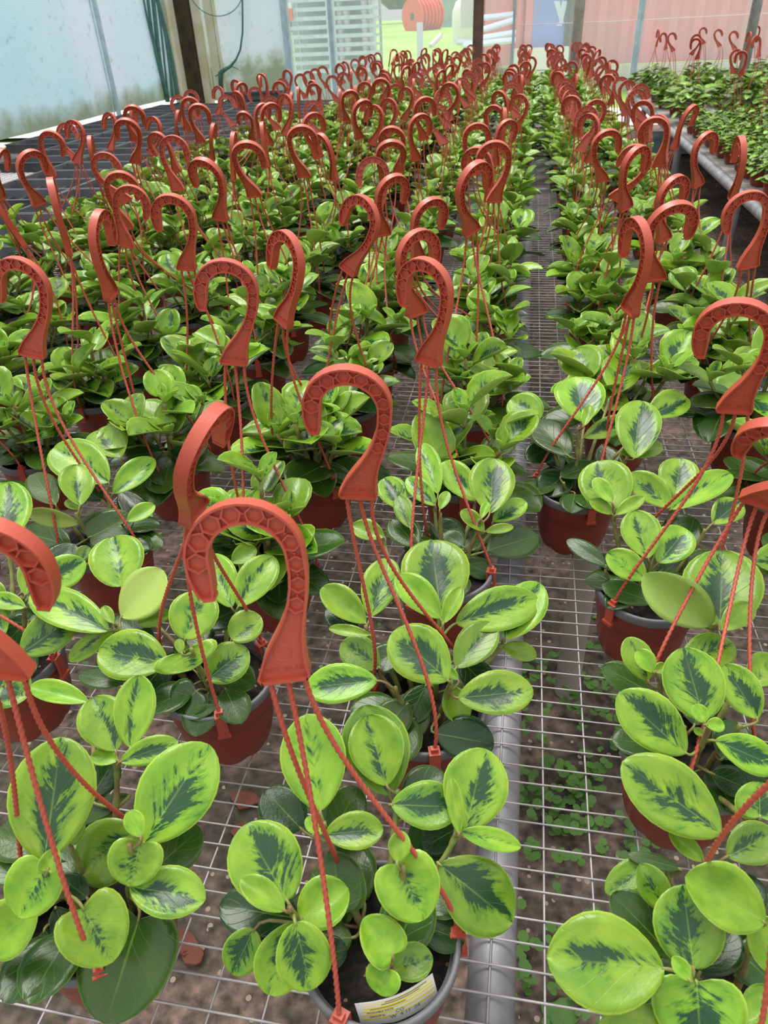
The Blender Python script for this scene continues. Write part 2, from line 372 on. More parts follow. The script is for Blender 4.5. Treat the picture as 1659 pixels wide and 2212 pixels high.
YE = 9.72
mb = MB(); mb.box((-4.19, 9.5, 1.7), (.1, .16, 2.7)); mb.box((-4.13, 9.36, 1.7), (.02, .08, 2.7)); struct(link('trim_5', mb.mesh('trim_5', M['film_cream'])))
mb = MB(); mb.box((-4.08, YE-.05, 1.65), (.17, .14, 2.7)); struct(link('trim_6', mb.mesh('trim_6', M['darkwood'])))
mb = MB(); mb.box((-3.93, YE, 1.7), (.09, .1, 2.7)); struct(link('trim_7', mb.mesh('trim_7', M['film_cream'])))
# white mouldy panel = door sheet
d = MB(); d.box((-3.37, YE+.02, 1.75), (1.0, .03, 2.05)); do = struct(link('door_1', d.mesh('door_1', M['film_panel'])))
d = MB(); d.box((-3.78, YE-.01, 1.75), (.10, .03, 2.05)); d.box((-3.70, YE-.02, 1.75), (.02, .04, 2.05)); link('door_frame', d.mesh('door_frame', M['film_cream']), do)
# pillars of the end wall
def pillar(n, x, wx_, y=YE, m='paleframe', z0=GZ, z1=3.0, d=.05):
    mb = MB(); mb.box((x, y, (z0+z1)/2), (wx_, d, z1-z0)); mb.box((x+wx_*.42, y-.02, (z0+z1)/2), (wx_*.2, d, z1-z0))
    struct(link('trim_%d' % n, mb.mesh('trim_%d' % n, M[m])))
pillar(8, -2.86, .085); pillar(9, -2.32, .055); pillar(10, -.24, .03)
mb = MB(); mb.box((-.60, 9.2, 1.7), (.105, .10, 2.7))
mb.box((-.60, 9.145, 1.62), (.012, .012, .012)); struct(link('trim_11', mb.mesh('trim_11', M['wood'])))
mb = MB(); mb.tube([(.44, 9.45, GZ), (.44, 9.45, 3)], .055, 16); struct(link('trim_12', mb.mesh('trim_12', M['post'], 180)))
mb = MB(); mb.box((1.08, 9.66, 1.7), (.035, .05, 2.7)); mb.box((1.115, 9.66, 1.7), (.03, .02, 2.7)); struct(link('trim_13', mb.mesh('trim_13', M['paleframe'])))
mb = MB(); mb.tube([(1.93, 8.3, GZ), (1.93, 8.3, 3)], .045, 16); struct(link('trim_14', mb.mesh('trim_14', M['galv'], 180)))
# clear film panes of the end wall
for n_, x0, x1, z0 in ((1, -2.83, -2.34, .34), (2, -2.30, -.64, .34), (3, -.56, -.26, .34), (4, -.22, 4.2, .8)):
    mb = MB(); mb.box(((x0+x1)/2, YE, (z0+3)/2), (x1-x0, .004, 3-z0)); struct(link('window_%d' % n_, mb.mesh('window_%d' % n_, M['film_clear'])))
# thin line wire along the end wall
mb = MB(); mb.tube([(-.2, YE-.05, 1.36), (1, YE-.05, 1.355), (4.2, YE-.05, 1.375)], .004, 6)
tag(link('line_wire', mb.mesh('line_wire', M['white'], 180)), 'thin pale wire stretched across the end wall in front of the red container', 'wire')
# loop of cable and long cord hanging on the mouldy panel
mb = MB(); pts = [(-3.62+.33*math.cos(a), YE-.08, 1.86+.28*math.sin(a)) for a in [PI+PI*i/24 for i in range(25)]]
pts = [(pts[0][0]-.03, YE-.08, 2.4)]+pts+[(pts[-1][0]+.05, YE-.08, 2.4)]; mb.tube(pts, .005, 6)
tag(link('cable_loop', mb.mesh('cable_loop', M['netgreen'], 180)), 'thin cable hanging in a loop in front of the white door panel', 'cable')
P = [atY(x, y, YE-.06) for x, y in ((523, -30), (524, 30), (524, 70), (519, 108), (509, 130), (497, 144), (486, 150), (476, 158), (477, 190))]
mb = MB(); mb.tube(P, [.010, .011, .011, .011, .012, .016, .022, .03, .026], 8); mb.tube([P[5], P[5]+Vector((.06, 0, -.01)), P[5]+Vector((.1, -.01, -.03))], .005, 5); mb.tube([P[7], P[7]+Vector((-.07, 0, -.03))], .005, 5)
tag(link('green_rope', mb.mesh('green_rope', M['netgreen'], 180)), 'dark green cord ending in a knotted clump on the mouldy white panel', 'cord')

# ---- outside things
def corr(mbx, x0, x1, y, z0, z1, p=.36, a=.075):
    xs = []; x = x0; k = 0
    prof = []
    while x < x1:
        for dx, dy in ((0, 0), (.11, 0), (.18, a), (.29, a)): prof.append((x+dx, y+dy))
        x += p
    prof.append((x, y)); N = len(prof)
    vs = [(px, py, z0) for px, py in prof]+[(px, py, z1) for px, py in prof]+[(px, py+.03, z0) for px, py in prof]+[(px, py+.03, z1) for px, py in prof]
    mbx.add(vs, [(i, i+1, N+i+1, N+i) for i in range(N-1)]+[(2*N+i+1, 2*N+i, 3*N+i, 3*N+i+1) for i in range(N-1)])
root = empty('shipping_container', 'faded red corrugated shipping container standing outside beyond the end wall', 'container', (2.6, 14.1, .72))
mb = MB(); corr(mb, .60, 7.6, 14.0, .72, 3.3); corr(mb, -.36, .02, 14.0, .99, 3.3, p=.19); o = link('side_wall', mb.mesh('side_wall', M['redpaint'])); o.parent = root; o.matrix_parent_inverse = Matrix.Translation(-Vector(root.location))
mb = MB(); mb.box((.2, 14.03, 2.1), (.50, .05, 2.22)); o = link('blue_door', mb.mesh('blue_door', M['blue'])); o.parent = root; o.matrix_parent_inverse = Matrix.Translation(-Vector(root.location)); o['label'] = 'blue painted door panel'
dr = o
mb = MB()
def tri(pts, y): 
    mb.prism(pts, lambda x, z, q: (x, q, z), y, y-.006)
P = [atY(x, y, 14.0) for x, y in ((1196, 2), (1210, 50), (1218, 50), (1209, 2))]; tri([(p.x, p.z) for p in P], 14.0)
P = [atY(x, y, 14.0) for x, y in ((1226, 2), (1215, 50), (1207, 50), (1214, 2))]; tri([(p.x, p.z) for p in P], 13.99)
P = [atY(x, y, 14.0) for x, y in ((1203, 51), (1203, 56), (1214, 56), (1214, 51))]; tri([(p.x, p.z) for p in P], 14.0)
o = link('painted_letter', mb.mesh('painted_letter', M['bluewhite']), dr); o['label'] = 'pale blue V mark'
mb = MB(); mb.tube([(.47, 13.97, .99), (.47, 13.97, 3.2)], .018, 8); mb.box((.56, 13.98, 2.1), (.1, .04, 2.2)); o = link('lock_rod', mb.mesh('lock_rod', M['grey'], 30)); o.parent = root; o.matrix_parent_inverse = Matrix.Translation(-Vector(root.location))
mb = MB(); mb.box((3.3, 15.3, 2.0), (8.3, 2.4, 2.5)); o = link('container_box', mb.mesh('container_box', M['redpaint'])); o.parent = root; o.matrix_parent_inverse = Matrix.Translation(-Vector(root.location))
for k in range(2):
    mb = MB(); mb.box((.1, 13.7, .42+.3*k+.13), (.86, .4, .285)); tag(link('concrete_block', mb.mesh('concrete_block', M['white'])), ['lower pale concrete block in front of the blue container door', 'upper pale concrete block forming a step below the blue container door'][k], 'block')
mb = MB(); mb.box((4, 13.6, .55), (6.6, .25, .33)); tag(link('container_footing', mb.mesh('container_footing', M['concrete'])), 'long grey footing under the red corrugated wall', 'footing')

# racks of trays outside, behind the clear film
def rack(x0, x1, y, n, label, seedn):
    rd = random.Random(seedn)
    root = empty('tray_rack', label, 'rack', ((x0+x1)/2, y, terr(x0, y)))
    def P(o): o.parent = root; o.matrix_parent_inverse = Matrix.Translation(-Vector(root.location)); return o
    z0 = terr(x0, y)
    for xx in (x0, x1):
        for yy in (y, y+.5):
            mb = MB(); mb.box((xx, yy, z0+1.3), (.035, .035, 2.6)); P(link('post', mb.mesh('rack_post', M['paleframe'])))
    for k in range(n):
        z = z0+.50+k*(2.0/n)
        mb = MB(); mb.box(((x0+x1)/2, y+.25, z), (x1-x0, .5, .03)); mb.box(((x0+x1)/2, y-.01, z+.012), (x1-x0, .02, .05)); P(link('shelf', mb.mesh('rack_shelf', M['paleframe'])))
    return z0
z0 = rack(-3.62, -3.03, 12.5, 18, 'tall pale rack of thin shelves outside, left of the narrow blue-white pillar', 1)
z1 = rack(-2.93, -2.33, 12.5, 18, 'tall pale rack loaded with white trays outside, right of the narrow pillar', 2)
mb = MB(); mb.box((-3.15, 13.3, 1.3), (1.3, .1, 2.4)); tag(link('green_screen', mb.mesh('green_screen', M['teal'])), 'dark teal screen standing behind the two tray racks', 'screen')
tub = MB(); tub.lathe([(.0, 0), (.045, 0), (.055, .075), (.0, .075)], 10); tubm = tub.mesh('white_tub', M['white'], 40); tubr = tub.mesh('red_tub', M['orange'], 40)
for k in range(18):
    z = z1+.50+k*(2.0/18)+.016
    for j, xx in enumerate((-2.87, -2.76, -2.49, -2.38)):
        if j == 1 and k % 3 == 1: continue
        red = (j == 2 and k in (9, 12, 15))
        o = link('plant_tub', tubr if red else tubm, None, (xx, 12.58, z))
        side = ['left edge', 'left middle', 'right middle', 'right edge'][j]
        ordn = ['lowest', '2nd', '3rd', '4th', '5th', '6th', '7th', '8th', '9th', '10th', '11th', '12th', '13th', '14th', '15th', '16th', '17th', 'topmost'][k]
        tag(o, '%s tub on the %s of the right rack, %s shelf from below' % ('red' if red else 'white', side, ordn), 'tub', 'tubs on the outdoor rack')
for k, (px, py) in enumerate(((624, 12), (625, 25), (626, 38))):
    p = atY(px, py, 12.45); o = link('crate', None); 
    mb = MB(); mb.box((0, 0, 0), (.09, .08, .07)); bpy.data.objects.remove(o); o = link('crate', mb.mesh('red_crate', M['orange'] if k else M['white']), None, p)
    tag(o, ['white crate at the left end of the left rack, above two red ones', 'upper of two red crates at the left end of the left rack', 'lower of two red crates at the left end of the left rack'][k], 'crate', 'crates on the left rack')

# orange reels lying on their side in the grass
yr = 24.0
c0 = atY(892, 36, yr); Rr = .44
root = empty('hose_reel', 'row of large orange reels standing in the grass beyond the racks', 'reel', (c0.x, yr, c0.z-Rr))
ax = (atY(938, 32, yr+.6)-c0)
for k in range(7):
    cc = c0+ax*(k/6); mb = MB()
    a = ax.normalized(); u_ = a.cross(Vector((0, 0, 1))).normalized(); v_ = a.cross(u_)
    n_ = 36
    def ring(r, d): return [cc+a*d+u_*r*math.cos(2*PI*i/n_)+v_*r*math.sin(2*PI*i/n_) for i in range(n_)]
    R_ = Rr*(1-.012*k); prof = [(.09, -.03), (R_*.75, -.035), (R_, -.03), (R_, .02), (R_*.72, .03), (.09, .03)]
    vs = []
    for r_, d_ in prof: vs += ring(r_, d_)
    fs = [(i*n_+j, i*n_+(j+1) % n_, ((i+1) % 6)*n_+(j+1) % n_, ((i+1) % 6)*n_+j) for i in range(6) for j in range(n_)]
    mb.add(vs, fs); o = link('flange', mb.mesh('flange', M['orange'], 40)); o.parent = root; o.matrix_parent_inverse = Matrix.Translation(-Vector(root.location))
mb = MB(); mb.tube([c0-ax*.02, c0+ax*1.02], .10, 16); o = link('hub', mb.mesh('hub', M['grey'], 40)); o.parent = root; o.matrix_parent_inverse = Matrix.Translation(-Vector(root.location))
mb = MB()
mb.tube([c0+ax*.05, c0+ax*.95], Rr*.8, 30); o = link('coil', mb.mesh('coil', M['orange'], 40)); o.parent = root; o.matrix_parent_inverse = Matrix.Translation(-Vector(root.location))
p = atY(907, 90, 13.2); q = atY(907, 48, 13.2); mb = MB(); mb.box(((p.x+q.x)/2, 13.2, (.4+q.z)/2), (.09, .06, q.z-.4))
tag(link('stake', mb.mesh('stake', M['bluewhite'])), 'short pale upright stake outside in front of the orange reels', 'stake')
# white tank and pale benches stacked outside
p = atY(1002, 72, 20); mb = MB(); mb.lathe([(0, -.5), (.26, -.5), (.28, -.1), (.27, .2), (.2, .38), (.08, .46), (0, .47)], 24, c=(p.x, 20, p.z+.22))
tag(link('water_tank', mb.mesh('water_tank', M['white'], 60)), 'rounded white tank standing outside left of the brown timber post', 'tank')
for k, (xa, ya, xb, yb) in enumerate(((1000, 100, 1112, 88), (1040, 84, 1112, 72), (1040, 66, 1112, 44), (1042, 40, 1112, 32), (985, 92, 1040, 96), (930, 100, 952, 78))):
    a = atY(xa, ya, 12.6+.25*k); b_ = atY(xb, yb, 12.9+.25*k); mb = MB()
    mb.tube([a, (a+b_)/2, b_], .035, 6); mb.tube([a+Vector((0, .12, .02)), b_+Vector((0, .12, .02))], .03, 6)
    tag(link('pale_board', mb.mesh('pale_board', M['bluewhite'], 30)), ['lowest long pale board stacked outside right of the timber post', 'second pale board from the bottom outside beside the timber post', 'thick sloping pale board in the middle of the outdoor pile', 'topmost pale board of the outdoor pile beside the timber post', 'short pale board outside just left of the timber post', 'short tilted pale board outside below the orange reels'][k], 'board', 'pale boards piled outside')
p = atY(1078, 10, 17); mb = MB(); mb.box((p.x-.1, 18, p.z+.75), (1.3, 1.6, 2.2)); tag(link('storage_shed', mb.mesh('storage_shed', M['bluewhite'])), 'pale blue-white shed wall outside between timber post and container', 'shed')
p = atY(985, 20, 27); mb = MB(); mb.box((p.x, 27.5, p.z-.3), (2.2, 1.2, 1.7)); mb.box((p.x, 27.5, p.z+.6), (2.6, 1.5, .1)); tag(link('farm_shelter', mb.mesh('farm_shelter', M['teal'])), 'grey-green shelter with flat roof among trees far outside', 'shelter')
rd = random.Random(5)
for k, (x, y, r_) in enumerate(((-16, 36, 2.9), (-9.5, 33, 2.6), (-11, 44, 3.2), (-2.5, 40, 2.9), (-5, 50, 3.4), (-23, 40, 3.2), (6, 44, 3.2), (-19, 52, 3.4))):
    zt = terr(x, y); root = empty('tree', ['broad leafy tree behind the left rack', 'tall dense tree left of the orange reels', 'bushy tree right behind the orange reels', 'leafy tree behind the far shelter', 'tree beyond the timber post', 'large tree far to the left behind the racks', 'far tree behind the container', 'leftmost far tree behind the film'][k], 'tree', (x, y, zt), 'trees far outside')
    mb = MB(); mb.tube([(0, 0, -.3), (.1, 0, 1.5), (0, .1, 3.5)], [.3, .22, .12], 8); link('trunk', mb.mesh('trunk', M['bark'], 60), root)
    mb = MB()
    for j in range(16):
        cx_, cy_, cz_ = rd.uniform(-.7, .7)*r_, rd.uniform(-.6, .6)*r_, rd.uniform(.35, 1.5)*r_; rr = r_*rd.uniform(.3, .5)
        vs = []; N1, N2 = 10, 14
        for i in range(N1+1):
            th = PI*i/N1
            for l in range(N2):
                ph = 2*PI*l/N2; d_ = Vector((math.sin(th)*math.cos(ph), math.sin(th)*math.sin(ph), math.cos(th)))
                q_ = rr*(1+.45*noise.noise(d_*2.3+Vector((j*3, k*5, 0)))); vs.append(Vector((cx_, cy_, cz_))+d_*q_)
        mb.add(vs, [(i*N2+l, (i+1)*N2+l, (i+1)*N2+(l+1) % N2, i*N2+(l+1) % N2) for i in range(N1) for l in range(N2)])
    link('crown', mb.mesh('crown', M['crown']), root)

# ------------------------------------------------------------------ main bench: welded wire on a pipe frame
bench = empty('wire_bench', 'long galvanised wire-mesh bench carrying the peperomia pots, pipe rail down its middle', 'bench', (0, 4.4, GZ))
def child(name, me, root=bench, label=None):
    o = link(name, me, root); o.matrix_parent_inverse = Matrix.Translation(-Vector(root.location))
    if label: o['label'] = label
    return o
rw = .00125
mb = MB(); rd = random.Random(3)
def wiremb(pts, r):   # 4-sided wire
    mb.tube(pts, r, 4, cap=False)
x = -4.10
while x < .60:
    x0 = x if x < -.02 or x > .05 else x
    wiremb([(x+rd.uniform(-.0015, .0015), y, BZ-.0037+rd.uniform(-.001, .001)) for y in (-.35, .1, .5, .9, 1.4, 2, 3, 4, 5.5, 7, 8.9)], rw)
    x += .0508
off = (.0417 - (-4.10)) % .0508
y = -.34
while y < 8.9:
    ph = rd.uniform(0, 6)
    xs_ = (-4.1, -3, -2, -1.2, -.8, -.5, -.3, -.15, -.01, .0178, .045, .12, .25, .4, .6)
    wiremb([(xx, y+.002*math.sin(ph+xx*3), BZ-.0013+(.0 if abs(xx-.0178) > .02 else .0)) for xx in xs_], rw)
    y += .0256
child('wire_mesh', mb.mesh('wire_mesh', M['wire'], 180))
mb = MB(); mb.tube([(.0178, y_, BZ-.0285) for y_ in (-.4, 2, 4, 6, 8.9)], .0235, 20); child('pipe_rail', mb.mesh('pipe_rail', M['galv'], 60))
for xx in (-2.1, .60, -4.12):
    mb = MB(); mb.tube([(xx, y_, BZ-.03) for y_ in (-.4, 4, 8.9)], .02, 12); child('pipe_rail', mb.mesh('pipe_rail_side', M['galv'], 60))
for yy in (4.3, 7.6):
    mb = MB(); mb.tube([(-4.1, yy, BZ-.07), (.58, yy, BZ-.07)], .016, 10); child('crossbar', mb.mesh('crossbar', M['galv'], 60))
for xx in (.152, -1.9, -3.9):
    for yy in (1.06, 4.3, 7.6):
        mb = MB(); mb.tube([(xx, yy, GZ), (xx, yy, BZ-.006)], .0245, 14); child('leg', mb.mesh('bench_leg', M['post'] if xx > 0 else M['galv'], 60))

# small weeds and dead leaves on the earth below
mb = MB(); rd = random.Random(11); mb.cm = 0
def weedleaf(mb, c, r, a):
    n = 7; d = Vector((math.cos(a), math.sin(a), .25)); s_ = Vector((-math.sin(a), math.cos(a), 0))
    vs = [c]+[c+d*r*(.55+.5*math.cos(q))+s_*r*.55*math.sin(q) for q in [2*PI*i/n for i in range(n)]]
    mb.add(vs, [(0, 1+i, 1+(i+1) % n) for i in range(n)])
spots = [at(x, y, GZ) for x, y in ((1150, 1700), (1190, 1730), (1270, 1700), (1300, 1790), (1250, 1500), (1280, 1560), (1140, 1560), (1200, 2140), (1260, 2170), (1240, 2110), (1180, 1850), (1330, 1660), (1300, 1500), (1150, 1480), (1215, 1740), (1330, 1830), (1170, 1780), (1150, 2030), (1340, 1560), (1230, 1440))]
for s_ in spots:
    for j in range(9):
        c = s_+Vector((rd.gauss(0, .035), rd.gauss(0, .035), 0)); c.z = GZ+rd.uniform(.005, .035)
        for k in range(rd.choice((3, 4, 5))): weedleaf(mb, c, rd.uniform(.008, .018), rd.uniform(0, 6.28))
for j in range(420):
    c = Vector((rd.uniform(-1.5, 1.6), rd.uniform(-.1, 4), GZ+rd.uniform(.004, .02)))
    for k in range(3): weedleaf(mb, c, rd.uniform(.004, .010), rd.uniform(0, 6.28))
tag(link('weeds', mb.mesh('weeds', M['weed'])), 'small green weeds growing in the earth below the wire bench', 'weeds', None, 'stuff')
for k, (x, y, s) in enumerate(((395, 2040, .028), (422, 2070, .02), (530, 1730, .03), (522, 1800, .022), (1215, 2190, .03))):
    c = at(x, y, GZ+.005); mb = MB(); rd = random.Random(k); n = 11
    top = [c+Vector((s*rd.uniform(.6, 1.1)*math.cos(a), s*.7*rd.uniform(.6, 1.1)*math.sin(a), .004+rd.uniform(0, .006))) for a in [2*PI*i/n for i in range(n)]]
    bot = [v-Vector((0, 0, .004)) for v in top]
    mb.add(top+bot, [tuple(range(n)), tuple(range(2*n-1, n-1, -1))]+[(i, n+i, n+(i+1) % n, (i+1) % n) for i in range(n)])
    tag(link('dead_leaf', mb.mesh('dead_leaf', M['weed'] if k == 4 else M['debris'])), ['large reddish dry leaf on the earth between the two front left pots', 'smaller reddish dry leaf on the earth just below the larger one at lower left', 'reddish dry leaf on the earth behind the front plant, left of centre', 'reddish fragment on the earth just in front of another dry leaf near centre left', 'pale fallen green leaf on the earth at the bottom right of the pipe rail'][k], 'leaf')

# ------------------------------------------------------------------ black trays on the left of the bench
def tray_mesh():
    mb = MB(); a, b_ = .50, .262; h = .058
    def loop(x, y, z): return [(-x, -y, z), (x, -y, z), (x, y, z), (-x, y, z)]
    loops = [loop(a/2-.02, b_/2-.02, 0), loop(a/2-.012, b_/2-.012, .002), loop(a/2-.002, b_/2-.002, h), loop(a/2+.006, b_/2+.006, h), loop(a/2+.006, b_/2+.006, h+.004), loop(a/2-.006, b_/2-.006, h+.004), loop(a/2-.018, b_/2-.018, .006)]
    vs = sum(loops, []); fs = [(i*4+k, i*4+(k+1) % 4, (i+1)*4+(k+1) % 4, (i+1)*4+k) for i in range(6) for k in range(4)]
    fs += [(3, 2, 1, 0), (24, 25, 26, 27)]; mb.add(vs, fs); return mb.mesh('tray_shell', M['blackp'])
def grid_mesh():
    mb = MB()
    for i in range(5): mb.box((-.16+.08*i, 0, .018), (.006, .225, .024))
    for j in range(2): mb.box((0, -.045+.09*j, .018), (.46, .006, .024))
    for i in range(6):
        for j in range(3): mb.lathe([(.012, .006), (.022, .014), (.026, .014), (.026, .010), (.015, .006)], 8, c=(-.2+.08*i, -.085+.085*j, 0))
    return mb.mesh('tray_cells', M['blackp'], 30)
TM, TG = tray_mesh(), grid_mesh(); rd = random.Random(21)
cols_t = (-2.12, -2.64, -3.16, -3.68)
ordw = ['first', 'second', 'third', 'fourth', 'fifth', 'sixth', 'seventh', 'eighth', 'ninth', 'tenth', '11th', '12th', '13th', '14th', '15th', '16th', '17th', '18th', '19th', '20th', '21st', '22nd', '23rd', '24th', '25th', '26th', '27th', '28th', '29th', '30th', '31st', '32nd', '33rd', '34th', '35th', '36th', '37th']
nt_ = 0
for ci, cx_ in enumerate(cols_t):
    rowi = 0
    for k in range(25):
        yy = 2.2+.285*k
        if yy > 8.4: continue
        if yy < 2.4+1.05*ci: continue
        lab = 'empty black plastic tray, %s from front, %s' % (ordw[rowi], ['tray row next to the pots', 'second tray row from the pots', 'third tray row from the pots', 'tray row along the left wall'][ci])
        rowi += 1
        root = empty('plant_tray', lab, 'tray', (cx_+rd.uniform(-.008, .008), yy, BZ+.0015+(.0)), 'black trays left of the pots', rd.uniform(-.04, .04))
        link('tray_shell', TM, root); link('cell_grid', TG, root); nt_ += 1
mb = MB(); root = empty('black_crate', 'black plastic crate standing on the trays against the white panel at the far left end', 'crate', (-2.95, 8.70, BZ))
mb.box((0, 0, .065), (.62, .3, .13)); mb.box((0, 0, .135), (.66, .34, .02)); link('crate_body', mb.mesh('crate_body', M['blackp']), root)
mb = MB(); mb.box((0, -.165, .08), (.16, .02, .03)); link('handle', mb.mesh('crate_handle', M['grey']), root)

# ------------------------------------------------------------------ hanger hook
HL = .137
def hook_mesh():
    st = [(-.005, 0, .122), (-.005, .035, .138), (.02, .12, .112), (.048, .2, .089), (.082, .28, .068), (.115, .36, .055), (.145, .44, .049), (.168, .52, .047), (.183, .60, .047)]
    cx_, cy_, R_ = -.048, .712, .237
    for i in range(0, 17):
        a = -.12+(PI+.12-.02)*i/16; rr = R_*(1.0 if a < 2 else 1.0)
        st.append((cx_+rr*math.cos(a), cy_+rr*math.sin(a), .047+.014*(i/16)))
    st += [(-.288, .66, .060), (-.287, .61, .054), (-.282, .56, .044), (-.277, .53, .026)]
    P = [(x*HL, y*HL, w_*HL) for x, y, w_ in st]; N = len(P)
    T = .088*HL; t_ = .026*HL; r_ = .0125*HL; mb = MB(); vs = []; fr = []
    for i, (x, y, w_) in enumerate(P):
        a = P[max(i-1, 0)]; b = P[min(i+1, N-1)]
        tx, ty = b[0]-a[0], b[1]-a[1]
        if i < 2: tx, ty = 0, 1
        l = math.hypot(tx, ty); tx /= l; ty /= l; nx_, ny_ = ty, -tx
        fr.append((x, y, tx, ty, nx_, ny_, w_)); w2 = max(w_-r_, w_*.3)
        for s_, z in ((-w_, -T/2), (-w_, T/2), (-w2, T/2), (-w2, t_/2), (w2, t_/2), (w2, T/2), (w_, T/2), (w_, -T/2), (w2, -T/2), (w2, -t_/2), (-w2, -t_/2), (-w2, -T/2)):
            vs.append((x+nx_*s_, y+ny_*s_, z))
    n = 12; fs = [(i*n+k, i*n+(k+1) % n, (i+1)*n+(k+1) % n, (i+1)*n+k) for i in range(N-1) for k in range(n)]
    fs += [tuple(range(n)), tuple((N-1)*n+k for k in range(n-1, -1, -1))]
    mb.add(vs, fs)
    mb.box((-.005*HL, .009*HL, 0), (.244*HL, .02*HL, T))                       # foot rail
    x, y = P[-1][0], P[-1][1]; mb.box((x+.002*HL, y-.003*HL, 0), (.06*HL, .02*HL, T*.95))
    # arc length table for hexagons
    L = [0]
    for i in range(1, N): L.append(L[-1]+math.hypot(P[i][0]-P[i-1][0], P[i][1]-P[i-1][1]))
    def fr_at(s_):
        for i in range(1, N):
            if L[i] >= s_: break
        k = (s_-L[i-1])/(L[i]-L[i-1]); a, b = fr[i-1], fr[i]; return [a[j]*(1-k)+b[j]*k for j in range(7)]
    s0 = L[6]-.01*HL; s1 = L[25]-.01*HL; nh = 10
    for k in range(nh):
        x, y, tx, ty, nx_, ny_, w_ = fr_at(s0+(s1-s0)*k/(nh-1)); R1 = min(w_*.97, .056*HL); R2 = R1*.82
        for sg in (1, -1):
            za, zb = sg*t_/2, sg*T*.42
            vs = []
            for R_ , z in ((R1, za), (R1, zb), (R2, zb), (R2, za)):
                for j in range(6):
                    a = PI*j/3; u_, v_ = R_*math.cos(a), R_*math.sin(a); vs.append((x+tx*u_+nx_*v_, y+ty*u_+ny_*v_, z))
            mb.add(vs, [(i*6+j, i*6+(j+1) % 6, (i+1)*6+(j+1) % 6, (i+1)*6+j) for i in range(3) for j in range(6)])
            # small link rib between neighbours
            if k < nh-1:
                f2 = fr_at(s0+(s1-s0)*(k+.5)/(nh-1)); mb.box((f2[0], f2[1], sg*T*.28), (.008*HL, .008*HL, T*.28))
    # gate circle and moulded characters on both faces of the foot plate
    for sg in (1, -1):
        pts = [(.012*HL+.046*HL*math.cos(a), .16*HL+.046*HL*math.sin(a), sg*t_/2) for a in [2*PI*i/24 for i in range(25)]]
        mb.tube(pts, .0022*HL, 4, cap=False)
    return mb.mesh('hook', M['hook'], 35)
HOOK = hook_mesh()
def text_mesh(txt, size, mt, name, ext=.0002):
    cu = bpy.data.curves.new(name, 'FONT'); cu.body = txt; cu.size = size; cu.extrude = ext; cu.align_x = 'CENTER'; cu.resolution_u = 2
    o = bpy.data.objects.new(name, cu); COL.objects.link(o); dg = bpy.context.evaluated_depsgraph_get(); dg.update()
    me = bpy.data.meshes.new_from_object(o.evaluated_get(dg)); bpy.data.objects.remove(o); me.materials.clear(); me.materials.append(mt); me.name = name
    return me
EMB = text_mesh('MPC 03-10', .0058, M['hook'], 'moulded_text', .0003)

# ------------------------------------------------------------------ pot meshes
PR, PH = .0685, .112
def pot_body():
    mb = MB()
    mb.lathe([(.0, .008), (.038, .008), (.041, .0), (.047, .0), (.0525, .012), (.0575, .034), (.0605, .060), (.0622, .0705), (.0632, .072), (.0655, .098), (.0655, .104), (.0637, .104), (.0625, .0872), (.0600, .0872), (.0, .0872)], 40,
             zf=lambda i, a: (.005*max(0, math.cos(8*a)) if i in (2, 3) else 0))
    return mb.mesh('pot_body', M['pot'], 40)
def pot_rim():
    mb = MB(); mb.lathe([(.0655, .0975), (.0675, .0985), (PR, .1015), (.0688, .108), (PR, .1112), (.0668, .1125), (.0645, .1118), (.0632, .109), (.0605, .088), (.0600, .088), (.0600, .100)], 48, closed=True)
    return mb.mesh('pot_rim', M['liner'], 60)
def pot_soil(sd=0):
    mb = MB(); n = 32; R_ = [0, .015, .03, .045, .0605]; vs = [(0, 0, .094)]
    for r_ in R_[1:]:
        for k in range(n):
            a = 2*PI*k/n; vs.append((r_*math.cos(a), r_*math.sin(a), .092+.005*noise.noise(Vector((r_*60*math.cos(a), r_*60*math.sin(a), sd)))))
    fs = [(0, 1+k, 1+(k+1) % n) for k in range(n)]+[(1+i*n+k, 1+i*n+n+k, 1+i*n+n+(k+1) % n, 1+i*n+(k+1) % n) for i in range(3) for k in range(n)]
    mb.add(vs, fs); return mb.mesh('potting_soil', M['soil'], 180)
POT, RIM, SOIL = pot_body(), pot_rim(), pot_soil()
mb = MB(); mb.box((PR+.0025, 0, .098), (.003, .012, .030)); mb.box((PR-.002, 0, .1145), (.012, .012, .003)); mb.box((PR-.0075, 0, .108), (.003, .012, .014)); mb.box((PR-.002, 0, .118), (.006, .008, .006)); mb.box((PR+.003, 0, .085), (.006, .015, .004))
CLIP = mb.mesh('clip', M['hook'])

